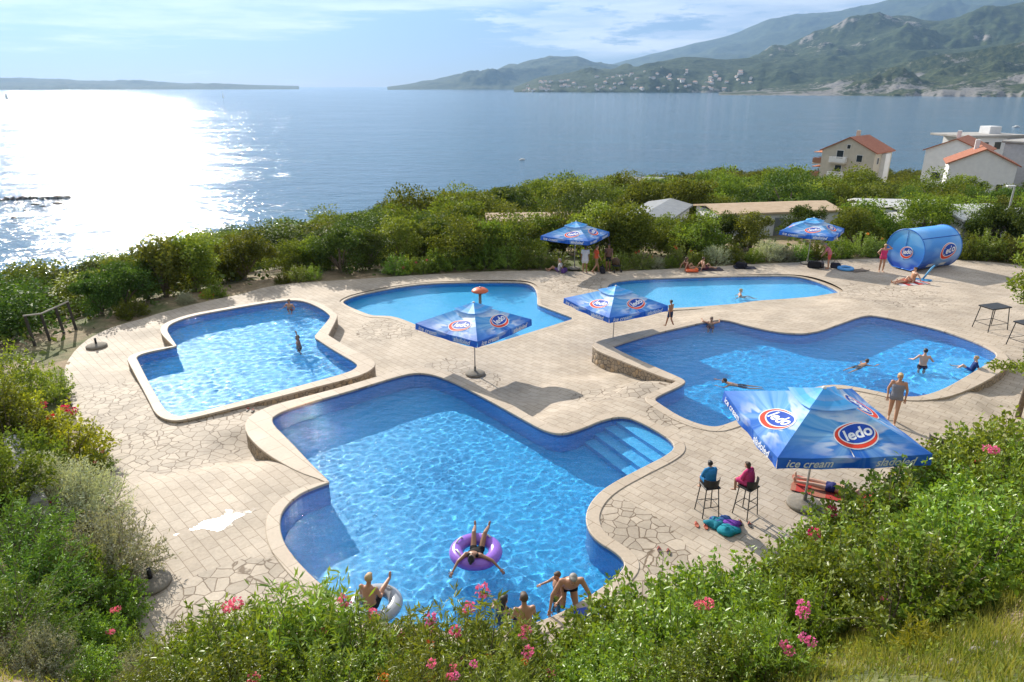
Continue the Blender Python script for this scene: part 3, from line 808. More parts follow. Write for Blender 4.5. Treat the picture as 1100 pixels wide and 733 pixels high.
for dist, x, y, z, s in ACC[:292-ntree]:
    place_tree(int(RNG.choice(9, p=[.15, .15, .15, .14, .11, .11, .10, .05, .04])), x, y, s, sz=squat(dist, x, y), z=z)
# beyond those the crowns merge into one far mass of wood
FW = []
for dist, x, y, z, s in ACC[292-ntree:]:
    q_ = squat(dist, x, y); base = RNG.uniform(.15, .75); R0 = 2.5*s
    for _ in range(9):
        a_ = RNG.uniform(0, 2*PI); rr = R0*.55*math.sqrt(RNG.random()); hz = (.5+3.0*s*RNG.uniform(.25, .85)*(1-.35*rr/R0))*q_
        p_, d_ = blob_points(75, (x+rr*math.cos(a_), y+rr*math.sin(a_), z+hz), np.array([1, 1, .75])*R0*RNG.uniform(.34, .48), .45)
        FW.append(leaves(p_, d_+RNG.normal(size=(75, 3))*.6, .34*s, .24*s, rnd=np.clip(base*.8+RNG.normal(.05, .16, 75), 0, 1)))
if FW: tag(link('far_wood', leaf_mesh('far_wood', FW), L_OAK), kind='stuff')

# ---- scrub carpet between the trees (uncountable)
n = 60000
az = RNG.uniform(R(-44), R(44), n); dist = 30+RNG.random(n)**.8*250
xy = np.stack([dist*np.sin(az), dist*np.cos(az)], 1)
dd = pdist(xy, DECK[::3]); ok = ~pip(xy, DECK) & (dd > .9) & (xy[:, 1] > 22)
for c, q in CLEAR: ok &= np.hypot(xy[:, 0]-c.x, xy[:, 1]-c.y) > q*.8
xy = xy[ok]; dist = dist[ok]
# thin out with patches
pn = np.array([noise.fractal((a*.12, b*.12, 2.), 1, 2, 3) for a, b in xy]); keep = pn > -.25
xy = xy[keep]; dist = dist[keep]; pn = pn[keep]
tz = terrain_z(xy); ok = tz > SEA+.3; xy, tz, dist, pn = xy[ok], tz[ok], dist[ok], pn[ok]
hh = np.clip(.25+.9*np.clip(pn+.25, 0, 1.2)*RNG.random(len(xy)), .1, 1.3)
pos = np.column_stack([xy, tz+hh*RNG.random(len(xy))]); sz = .22+dist/420
scr = leaf_mesh('scrub', [leaves(pos, RNG.normal(size=(len(pos), 3))+[0, 0, .7], sz*1.2, sz*.8, rnd=np.clip(.45+pn*.6+RNG.normal(0, .2, len(pos)), 0, 1))])
tag(link('scrub', scr, L_SCRUB), kind='stuff')

# ---- bushes near the terrace
def bush_proto(kind, nst, h, r, per, L, Wd, mat, name, label, cat='bush', spread=1., flowers=None, nfl=0, droop=.15, stemr=.008, inner=.25):
    t = thing(name, label, cat)
    parts = []; mb = MB(); tips = []
    for i in range(nst):
        a = RNG.uniform(0, 2*PI); el = math.acos(1-RNG.random()*(.96 if spread >= 1 else .55*spread+.2))
        d = np.array([math.sin(el)*math.cos(a)*r, math.sin(el)*math.sin(a)*r, (math.cos(el)*.94+.10)*h])*RNG.uniform(.80, 1.08)
        b = np.array([math.cos(a)*.3*r*RNG.random(), math.sin(a)*.3*r*RNG.random(), -.1])
        mid = b+(d-b)*.5+np.array([0, 0, .12*h*RNG.random()])+RNG.normal(size=3)*.06*r
        s = inner+(1-inner)*RNG.random(per)**.75
        p_ = (b*(1-s)[:, None]**2+2*mid*(s*(1-s))[:, None]+d*(s**2)[:, None])+RNG.normal(size=(per, 3))*.025*r
        tg = (d-mid); tg /= np.linalg.norm(tg)
        dr = tg*.55+unit(RNG.normal(size=(per, 3)))*.85+np.array([0, 0, -droop])
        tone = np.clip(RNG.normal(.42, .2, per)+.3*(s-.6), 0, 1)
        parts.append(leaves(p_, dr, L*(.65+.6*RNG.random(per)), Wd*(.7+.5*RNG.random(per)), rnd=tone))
        if i % 3 == 0: mb.tube([b, mid, d], [stemr*1.6, stemr, stemr*.4], 4, cap=False)
        tips.append(d)
    link('foliage', leaf_mesh('foliage', parts), mat, t)
    mb.build('stems', BARK, t)
    if flowers is not None:
        fp = []
        top = [q for q in tips if q[2] > .45*h]
        for q in random.sample(top, min(nfl, len(top))):
            m = 38; p_, d_ = blob_points(m, q+np.array([0, 0, .03]), (.075, .075, .06), .5)
            fp.append(leaves(p_, d_+RNG.normal(size=(m, 3))*.5, .045, .045))
        link('blossoms', leaf_mesh('blossoms', fp), flowers, t)
    return t
BP = {}
def bp(key, *a, **k): BP[key] = [bush_proto(key, *a, **k), False]
bp('olea', 95, 1.7, 1.0, 40, .135, .028, L_OLEA, 'oleander_bush', '', flowers=None, droop=-.1)
bp('oleaf', 95, 1.7, 1.0, 40, .130, .028, L_OLEA, 'oleander_bush', '', flowers=PINK, nfl=4, droop=-.1)
bp('oleam', 80, 1.5, .9, 44, .12, .030, L_GLOSSY, 'oleander_bush', '', flowers=PINK, nfl=2, droop=-.1)
bp('laur', 130, 1.5, 1.15, 38, .085, .050, L_GLOSSY, 'laurel_bush', '', droop=.1)
bp('laur2', 120, 1.7, 1.05, 40, .080, .046, L_GLOSSY, 'laurel_bush', '', droop=.15)
bp('lauro', 120, 1.5, 1.1, 38, .080, .045, L_OLEA, 'laurel_bush', '', flowers=ORANGE, nfl=1)
bp('laurr', 110, 1.4, 1.1, 40, .085, .042, L_OLEA, 'rose_bush', '', flowers=RED, nfl=3)
bp('grey', 230, 1.25, 1.15, 44, .085, .019, L_GREY, 'lavender_bush', '', droop=-.2)
bp('jun', 150, 1.15, 1.1, 44, .075, .022, L_JUN, 'juniper_bush', '', droop=0)
bp('yell', 90, 1.15, .95, 42, .08, .045, L_YELL, 'spindle_bush', '', flowers=RED, nfl=3)
bp('pale', 100, 1.7, .95, 40, .095, .045, L_LIGHT, 'privet_bush', '')
bp('dark', 110, 1.4, 1.1, 42, .10, .055, L_OAK, 'bay_bush', '')
def bush(key, x, y, s, label, group=None, sz=1., z=None):
    src, us = BP[key]
    o = copy_tree(src) if us else src; BP[key][1] = True
    o.location = (x, y, (ground_z(x, y) if z is None else z)-.03); o.rotation_euler = (0, 0, RNG.uniform(0, 6.28)); o.scale = (s, s, s*sz)
    o['label'] = label
    if group: o['group'] = group
    elif 'group' in o: del o['group']
    return o
BH = dict(olea=1.75, oleaf=1.75, oleam=1.55, laur=1.55, laur2=1.75, lauro=1.55, laurr=1.45, grey=1.3, jun=1.2, yell=1.2, pale=1.75, dark=1.45)
GZX, GZY = np.arange(-24, 24.1, .3), np.arange(0, 30.1, .3)
gxx, gyy = np.meshgrid(GZX, GZY); gp_ = np.stack([gxx.ravel(), gyy.ravel()], 1)
GZ = terrain_z(gp_).reshape(gxx.shape); GIN = (pip(gp_, DECK) | (pdist(gp_, DECK) < .35)).reshape(gxx.shape)
def gz_fast(x, y):
    i = (x+24)/.3; j = y/.3; a, b = int(i), int(j); u, v = i-a, j-b
    return (GZ[b, a]*(1-u)+GZ[b, a+1]*u)*(1-v)+(GZ[b+1, a]*(1-u)+GZ[b+1, a+1]*u)*v
DD = pdist(gp_, DECK).reshape(gxx.shape)
def grid(A, x, y):
    i = (x+24)/.3; j = y/.3; a, b = int(i), int(j); u, v = i-a, j-b
    return (A[b, a]*(1-u)+A[b, a+1]*u)*(1-v)+(A[b+1, a]*(1-u)+A[b+1, a+1]*u)*v
def need_h(x, y, z, ytop):
    lo, hi = .05, 25.
    for _ in range(30):
        m_ = (lo+hi)/2
        if proj(x, y, z+m_)[1] > ytop: lo = m_
        else: hi = m_
    return lo
def cbush(key, px, ytop, d_edge, label, group=None, smin=.45, smax=1.6):
    """plant at distance d_edge outside the near deck edge in column px, as tall as its top line ytop asks for"""
    d = ray(px, ytop); n_ = math.hypot(d.x, d.y); ux, uy = d.x/n_, d.y/n_
    t = 22.; seen = False
    while t > 3:
        x, y = ux*t, uy*t
        if -23 < x < 23 and y < 29:
            ins = GIN[int(y/.3+.5), int((x+24)/.3+.5)]
            seen |= bool(ins)
            if seen and not ins and grid(DD, x, y) >= d_edge: break
        t -= .06
    if t <= 3: return
    z = gz_fast(x, y); s = min(smax, max(smin, need_h(x, y, z, ytop)/(BH[key]*1.09)))
    return bush(key, x, y, s, label, group, 1., z)
def hit_bank(px, py):
    d = ray(px, py); t = 3.
    while t < 45:
        x, y, z = d.x*t, d.y*t, H+d.z*t
        if abs(x) < 23.5 and 0 < y < 29.5 and z < gz_fast(x, y): return x, y
        t += .05
    return None
def lbush(key, px, ytop, ybase, label, group=None, wide=1.):
    q = hit_bank(px, ybase)
    if q is None: return
    z = gz_fast(*q); s = min(1.9, max(.35, need_h(q[0], q[1], z, ytop)/(BH[key]*1.09)))
    o = bush(key, q[0], q[1], s, label, group, 1., z); o.scale.x *= wide; o.scale.y *= wide
    return o
OG = 'oleanders along the near edge of the terrace'; LG = 'hedge bushes on the right hand bank'
# front row of oleanders, left to right along the photo's lower edge
for i, (key, px, yt, s) in enumerate([('olea',175,668,.72),('oleam',205,655,.76),('olea',235,645,.85),('laur2',262,640,.8),('olea',285,630,.92),('olea',315,620,.98),('olea',345,626,.92),('oleaf',375,652,.85),('olea',402,660,.85),('oleaf',432,662,.9),('olea',462,650,.95),('oleaf',492,638,1.0),('oleaf',520,655,.9),('oleaf',548,668,.8),('dark',583,672,.8)]):
    cbush(key, px, yt, .7+.35*(i % 2), 'upright oleander bush with long narrow leaves at the foot of the pool terrace' if key[:4] == 'olea' else 'broad leaved bush squeezed between the oleanders by the pool', OG)
for i, (key, px, yt, s) in enumerate([('laur2',190,700,.7),('laur',240,690,.8),('oleam',295,683,.8),('laur2',345,690,.8),('lauro',395,693,.78),('oleaf',445,690,.8),('laurr',490,700,.7),('oleaf',530,697,.75),('lauro',575,712,.7),('laur2',270,720,.6),('oleam',340,726,.6),('oleaf',420,724,.6),('oleaf',500,728,.6),('laur',150,712,.6),('laur',560,730,.6)]):
    cbush(key, px, yt, 1.7+.5*(i % 2), 'low bush with mixed foliage in the second row under the oleanders', 'lower bushes at the bottom of the photo')
# right hand hedge, top row then filling rows
for i, (key, px, yt) in enumerate([('laur2',622,676),('laur',648,656),('laur2',672,634),('laur2',695,620),('laur',722,606),('laur2',748,601),('laur2',775,600),('laur',800,592),('laur2',828,580),('laur',855,570),('laur2',880,556),('laur',902,544),('laurr',922,533),('laur2',945,520),('laur',964,508),('laur2',985,496),('laur',1005,484),('laur2',1025,474),('laurr',1045,464),('laur2',1068,450),('laur2',1092,436),('laur',1120,425)]):
    cbush(key, px, yt+(23 if 850 < px < 945 else 8 if 790 < px < 960 else 2), .75, 'glossy green hedge bush on top of the bank right of the pools' if key != 'laurr' else 'hedge bush dotted with red blossoms on the bank right of the pools', LG)
for row, (dd_, dy, st) in enumerate([(1.9, 40, 34), (3.1, 76, 36), (4.2, 105, 44)]):
    px = 630+row*14
    while px < 1150:
        yt = float(np.interp(px, [600, 690, 760, 830, 930, 1010, 1100, 1150], [690, 622, 600, 582, 530, 482, 434, 410]))+dy+RNG.uniform(-7, 7)
        if yt < 724 and yt < np.interp(px, [690, 800, 850, 930, 1010, 1100], [740, 690, 662, 612, 580, 556])-22: cbush(str(RNG.choice(['laur', 'laur2', 'laur', 'laur2', 'dark', 'laur', 'oleam'])), px, yt, dd_+RNG.uniform(-.25, .25), 'dense leafy hedge bush in the lower rows of the bank right of the pools', 'lower hedge bushes on the right hand bank', .4, 1.15)
        px += st
# left bank: (kind, px, top, base)
lefts = [('pale',22,360,440,'tall yellowish green bush at the left edge in front of the wooden railing'),('pale',58,385,430,'yellowish green bush nearest the left corner of the paving'),('pale',-8,372,450,'pale bush half outside the left edge of the photo'),('dark',8,415,480,'dark bush cut off by the left edge above the grey shrubs'),
 ('yell',40,418,480,'bright green bush in the left border under the pale one'),('yell',72,440,505,'rounded yellow green bush with red flowers beside the cobbles'),('dark',28,455,515,'dark leafy bush behind the yellow green one on the left bank'),('laurr',104,478,508,'small bush full of red flowers at the edge of the cobbles'),
 ('grey',85,493,560,'silver grey shrub spreading over the cobbles, upper of two'),('grey',45,488,550,'silver grey shrub above the rough stone wall'),('laurr',62,522,560,'low bush with pink red flowers between the two grey shrubs'),
 ('grey',108,548,625,'silver grey shrub, lower of the two beside the paving'),('dark',92,585,650,'dark green bush under the lower grey shrub'),('laur',122,615,668,'green bush by the round concrete base at the left of the paving'),
 ('jun',14,530,610,'feathery dark green juniper at the left edge, topmost'),('jun',28,580,655,'feathery dark green juniper at the left edge, in the middle'),('jun',5,620,700,'feathery dark green juniper at the left edge, lowest'),('jun',62,600,660,'small juniper beside the lower grey shrub'),
 ('laur',75,650,700,'low bush among the wild flowers at the lower left'),('grey',38,672,722,'dry greyish plant at the lower left corner'),('oleam',112,655,705,'bush with a few pink flowers at the lower left of the terrace'),('laur',92,690,735,'low green bush close to the bottom edge at the left'),('dark',2,470,540,'shady bush at the left edge beside the stone wall'),
 ('oleam',145,672,720,'narrow leaved bush right of the wild flowers at the lower left'),('grey',150,700,745,'greyish plant at the bottom edge left of the oleanders')]
for key, px, yt, yb, lb in lefts: lbush(key, px, yt, yb, lb)
# border behind the terrace
backs = [('dark',128,318,.8),('yell',215,300,.5),('grey',190,308,.5),('dark',225,302,.6),('laur',318,291,.7),('pale',335,285,.6),('dark',300,300,.5),('laur',425,276,.9),('yell',440,268,1.0),('laurr',455,273,.8),('dark',470,262,1.1),('laur',488,262,1.0),('dark',520,258,1.2),('laur',545,262,1.1),('dark',565,264,1.0),('laur',580,268,.9),('laur2',600,264,.8),('dark',640,262,.9),('laur',665,266,.8),('laurr',690,262,.9),('grey',706,270,.6),('laurr',734,260,1.0),('grey',770,258,1.0),('dark',785,260,.9),('grey',825,256,1.1),('grey',845,262,.8),('laur',860,262,.8),('dark',900,255,1.0),('lauro',925,253,1.1),('lauro',940,255,.9),('dark',960,255,1.0),('dark',1035,250,1.3),('laur2',1060,248,1.3),('dark',1085,250,1.3),('laur',1045,262,1.0),('dark',720,268,.6),('dark',755,262,.7),('dark',810,262,.7),('dark',875,258,.9)]
for i, (key, px, yt, s) in enumerate(backs):
    # first ground point past the far deck edge
    for dist in np.arange(26, 60, .25):
        q = ATD(px, dist)
        if not pip(np.array([(q.x, q.y)]), DECK)[0] and dist > 30:
            j = pdist(np.array([(q.x, q.y)]), DECK)[0]
            if j > .75*s+.15: break
    bush(key, q.x, q.y, s*.95, {'grey': 'silvery shrub in the border at the far edge of the terrace', 'laurr': 'bush with red blossoms in the border at the far edge of the terrace', 'lauro': 'bronze leaved bush with orange blossoms near the drum shaped kiosk', 'yell': 'bright yellow green bush in the border at the far edge of the terrace'}.get(key, 'green leafy bush in the border at the far edge of the terrace'), 'bushes in the far border')

# ---- grass on the bank
def grass(name, n, xy, hmin, hmax, wd, mat, tone=None):
    z = terrain_z(xy); m = len(xy)
    a = RNG.uniform(0, 2*PI, m); ln = RNG.uniform(.1, .55, m); hgt = RNG.uniform(hmin, hmax, m)
    b = np.column_stack([xy, z-.02]); tip = b+np.column_stack([np.cos(a)*ln*hgt, np.sin(a)*ln*hgt, hgt])
    q = RNG.uniform(0, PI, m); s = np.column_stack([np.cos(q), np.sin(q), 0*q])*wd
    midp = b*.5+tip*.5+np.column_stack([0*a, 0*a, .12*hgt])
    V = np.stack([b-s, b+s, midp+s*.7, tip, midp-s*.7], 1).reshape(-1, 3)
    i = np.arange(m)[:, None]*5
    Fa = np.concatenate([i+[0, 1, 2], i+[0, 2, 4], i+[4, 2, 3]], 0)
    rnd = RNG.random(m) if tone is None else np.clip(tone+RNG.normal(0, .18, m), 0, 1)
    tag(link(name, np_mesh(name, V, Fa, 3, {'rnd': np.repeat(rnd, 5)}), mat), kind='stuff')
n = 42000
xy = np.stack([RNG.uniform(-11, 13, n), RNG.uniform(1.0, 13, n)], 1)
dd = pdist(xy, DECK[::3]); pn = np.array([noise.fractal((a*.6, b*.6, 5.), 1, 2, 4) for a, b in xy])
ok = ~pip(xy, DECK) & (dd > .3) & (pn > -.30)
xy2 = np.stack([RNG.uniform(1.5, 9, 60000), RNG.uniform(1.5, 9, 60000)], 1); pn2 = np.array([noise.fractal((a*.9, b*.9, 15.), 1, 2, 4) for a, b in xy2])
ok2 = ~pip(xy2, DECK) & (pdist(xy2, DECK[::3]) > .3) & (pn2 > -.2)
grass('grass', n, np.concatenate([xy[ok], xy2[ok2]]), .06, .30, .006, L_GRASS, np.concatenate([.45-.5*pn[ok], .38-.6*pn2[ok2]]))
# low weeds with small leaves over the bank
n = 70000
xy = np.stack([RNG.uniform(-14, 15, n), RNG.uniform(1.0, 16, n)], 1)
dd = pdist(xy, DECK[::3]); pn = np.array([noise.fractal((a*.8, b*.8, 11.), 1, 2, 4) for a, b in xy])
ok = ~pip(xy, DECK) & (dd > .25) & (pn > -.12); xy = xy[ok]; pn = pn[ok]
pos = np.column_stack([xy, terrain_z(xy)+RNG.random(len(xy))*(.06+.30*np.clip(pn+.1, 0, 1))])
tag(link('weeds', leaf_mesh('weeds', [leaves(pos, RNG.normal(size=(len(pos), 3))+[0, 0, .6], .07, .03, rnd=np.clip(.5+RNG.normal(0, .25, len(pos)), 0, 1))]), L_LIGHT), kind='stuff')

# ---- foreground tree at the right edge
def twig_tree():
    t = thing('fig_tree', 'light green tree reaching into the photo from the right edge over the tall tables', 'tree')
    c = Vector(P(1131, 318, 3.9)); g = ground_z(c.x, c.y)
    t.location = (c.x, c.y, g); h = c.z-g
    mb = MB(); tr = [(0, 0, -.2), (.05, .05, h*.5), (-.05, 0, h*1.0), (-.1, .05, h*1.45)]
    mb.tube(tr, [.09, .075, .055, .02], 8)
    parts = []
    for i in range(44):
        z0 = h*(.30+1.1*i/44); a = RNG.uniform(0, 2*PI); ln = RNG.uniform(.8, 1.75)*(1.15-.35*abs(i/44-.35))
        s = np.array([0, 0, z0]); e = s+np.array([math.cos(a)*ln, math.sin(a)*ln, RNG.uniform(-.15, .55)])
        mid = (s+e)/2+np.array([0, 0, .18])
        mb.tube([s, mid, e], [.022, .014, .004], 5)
        m = 210; u = .25+.75*RNG.random(m)
        p_ = s*((1-u)**2)[:, None]+2*mid*(u*(1-u))[:, None]+e*(u**2)[:, None]+RNG.normal(size=(m, 3))*.09
        d_ = (e-s)/ln*.5+unit(RNG.normal(size=(m, 3)))*.8
        parts.append(leaves(p_, d_, .125*(.7+.6*RNG.random(m)), .065, rnd=RNG.random(m)))
    mb.build('trunk', BARK, t, True); link('crown', leaf_mesh('crown', parts), L_LIGHT, t)
twig_tree()
for px, yt, d_, k in [(1098,395,.8,'pale'),(1085,410,.8,'laur2'),(1125,350,1.2,'pale')]:
    cbush(k, px, yt, d_, 'leafy bush at the right edge under the light green tree', 'bushes under the right edge tree')

for k, (px, py, sz_) in enumerate([(1050, 704, .07), (1072, 694, .05), (1024, 716, .06)]):
    q = hit_bank(px, py)
    if q is None: continue
    mb = MB(); mb.ell((0, 0, sz_*.3), (sz_*1.4, sz_, sz_*.8), 12, 8)
    for v in mb.v: v *= 1+.35*noise.noise((v.x*9+k, v.y*9, v.z*9))
    o = mb.build('stone', mat_var('bank_stone', (.17, .15, .13), (.26, .24, .21), 8, .9, .6) if k == 0 else bpy.data.materials['bank_stone'], None, True)
    o.location = (q[0], q[1], gz_fast(*q)); tag(o, 'rough grey stone lying in the dry grass of the bank at the lower right', 'stone', 'stones in the dry grass')

bp('weed', 26, .62, .42, 26, .12, .022, L_YELL, 'weed_plant', '', droop=-.2, stemr=.004); BH['weed'] = .62
for px, py in [(700,728),(735,722),(770,716),(805,712),(840,700),(880,690),(760,738),(820,735),(870,725),(905,668),(940,655),(930,705),(975,640),(1010,620),(1050,600),(1085,585),(985,700),(1095,640),(1030,665),(1065,650),(1090,600),(960,680)]:
    q = hit_bank(px, py)
    if q: bush(str(RNG.choice(['weed', 'weed', 'oleam'])), q[0], q[1], RNG.uniform(.35, .8), 'yellowish green weed standing in the dry grass of the bank at the lower right', 'weeds on the lower right bank')
# ================================================================== THINGS
def pl(name, c, rough=.5, spec=.4, metal=0., var=.85, scale=8, bump=.05): return mat_var(name, c, tuple(x*var for x in c), scale, rough, bump, 3, spec, metal)
M_BLACK = pl('black_plastic', (.02, .02, .022), .45); M_STEEL = pl('painted_steel', (.55, .56, .57), .35, .5, .3); M_WHITE = pl('white_paint', (.78, .78, .76), .5)
M_CONC = mat_var('concrete', (.17, .15, .12), (.25, .22, .18), 9, .9, .5, bscale=40); M_WOODD = mat_var('dark_timber', (.035, .03, .025), (.07, .06, .05), 10, .8, .4)
M_LOGOW, M_LOGOR, M_LOGOB = pl('logo_white', (.82, .83, .85), .6, .2), pl('logo_red', (.75, .06, .03), .6, .2), pl('logo_blue', (.012, .07, .42), .6, .2)
def cloth_mat(name, c, trans=.25, c2=None, scale=30):
    t = NT(name); co = t.coord()
    col = t.mix(t.ramp(t.noise(co, scale, 4), [(.35, 0.), (.65, 1.)]), c, c2 or tuple(x*.82 for x in c))
    b = t.pr(col, .8, t.bump(t.noise(co, 60, 3), .25, .01), .2, surface=False)
    tr = t.n('ShaderNodeBsdfTranslucent'); t.l(col, tr.inputs[0]); mx = t.n('ShaderNodeMixShader'); mx.inputs[0].default_value = trans
    t.l(b.outputs[0], mx.inputs[1]); t.l(tr.outputs[0], mx.inputs[2]); t.l(mx.outputs[0], t.out.inputs[0]); return t.m

# ---- printed parasol cloth: blue with pale rays spreading from the middle of each panel
def parasol_cloth():
    t = NT('printed_canvas'); uv = t.n('ShaderNodeUVMap').outputs[0]
    s = t.n('ShaderNodeSeparateXYZ'); t.l(uv, s.inputs[0]); u, v = s.outputs[0], s.outputs[1]
    ang = t.math('ARCTAN2', t.math('SUBTRACT', v, .42), t.math('SUBTRACT', u, .56))
    cx = t.n('ShaderNodeCombineXYZ'); t.l(t.math('COSINE', ang), cx.inputs[0]); t.l(t.math('SINE', ang), cx.inputs[1])
    rays = t.ramp(t.noise(cx.outputs[0], 2.4, 3, .6), [(.42, 0.), (.72, 1.)])
    du = t.math('SUBTRACT', u, .56); dv = t.math('SUBTRACT', v, .42)
    rad = t.math('SQRT', t.math('ADD', t.math('MULTIPLY', du, du), t.math('MULTIPLY', t.math('MULTIPLY', dv, dv), .6)))
    fall = t.ramp(rad, [(.05, 1.), (.52, .15)])
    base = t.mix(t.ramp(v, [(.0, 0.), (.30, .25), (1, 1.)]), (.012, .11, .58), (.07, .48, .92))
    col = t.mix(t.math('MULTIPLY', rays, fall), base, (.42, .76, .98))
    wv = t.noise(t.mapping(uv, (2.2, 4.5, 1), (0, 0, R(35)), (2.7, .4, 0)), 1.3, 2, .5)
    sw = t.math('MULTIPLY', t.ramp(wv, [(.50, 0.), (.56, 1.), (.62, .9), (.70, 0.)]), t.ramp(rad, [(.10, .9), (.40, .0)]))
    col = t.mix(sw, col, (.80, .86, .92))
    b = t.pr(col, .55, spec=.35, surface=False); tr = t.n('ShaderNodeBsdfTranslucent'); t.l(col, tr.inputs[0])
    mx = t.n('ShaderNodeMixShader'); mx.inputs[0].default_value = .32
    t.l(b.outputs[0], mx.inputs[1]); t.l(tr.outputs[0], mx.inputs[2]); t.l(mx.outputs[0], t.out.inputs[0]); return t.m
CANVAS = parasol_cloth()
_tc = {}
def text_mesh(txt, size, shear=.25, bold=.0):
    k = (txt, size, shear, bold)
    if k in _tc: return _tc[k]
    cu = bpy.data.curves.new('lettering', 'FONT'); cu.body = txt; cu.size = size; cu.shear = shear; cu.offset = bold; cu.align_x = 'CENTER'; cu.align_y = 'CENTER'; cu.resolution_u = 3
    o = bpy.data.objects.new('lettering', cu); COL.objects.link(o)
    me = bpy.data.meshes.new_from_object(o.evaluated_get(bpy.context.evaluated_depsgraph_get()))
    bpy.data.objects.remove(o); bpy.data.curves.remove(cu)
    r = ([(v.co.x, v.co.y) for v in me.vertices], [tuple(p.vertices) for p in me.polygons]); bpy.data.meshes.remove(me)
    _tc[k] = r; return r
def ring2d(rx, ry, n=40, c=(0, 0), a0=0, a1=2*PI): return [(c[0]+rx*math.cos(a0+(a1-a0)*i/n), c[1]+ry*math.sin(a0+(a1-a0)*i/n)) for i in range(n+(a1-a0 < 6.28))]
def emblem_mb(fn, w, tilt=R(12)):
    """oval emblem: white rim, red swoosh, blue oval, the white word; fn maps (x, y, layer) to space"""
    mb = MB(); ct, st = math.cos(tilt), math.sin(tilt)
    def put(pts, faces, layer, mi): mb.add([fn(x*ct-y*st, x*st+y*ct, layer) for x, y in pts], faces, mi)
    def disc(rx, ry, c, layer, mi):
        # concentric rings so that the disc follows the cloth
        pts = [c]; n = 36; fs = []
        for k in (1, 2, 3):
            pts += [(c[0]+(x-c[0])*k/3, c[1]+(y-c[1])*k/3) for x, y in ring2d(rx, ry, n, c)]
        for i in range(n):
            j = (i+1) % n; fs.append((0, 1+i, 1+j))
            for k in (0, 1): fs.append((1+k*n+i, 1+(k+1)*n+i, 1+(k+1)*n+j, 1+k*n+j))
        put(pts, fs, layer, mi)
    disc(w*.56, w*.40, (0, 0), 1, 0); disc(w*.53, w*.37, (-.0*w, 0), 2, 1)
    disc(w*.47, w*.30, (.05*w, .045*w), 3, 0); disc(w*.44, w*.27, (.055*w, .05*w), 4, 2)
    v, f = text_mesh('ledo', w*.42, .22, w*.012); put([(x+.055*w, y+.045*w) for x, y in v], f, 5, 0)
    return mb
def word_mb(fn, txt, size, c, rot=0., bold=.004):
    v, f = text_mesh(txt, size, .3, bold); mb = MB(); ct, st = math.cos(rot), math.sin(rot)
    mb.add([fn(c[0]+x*ct-y*st, c[1]+x*st+y*ct, 2) for x, y in v], f, 0); return mb

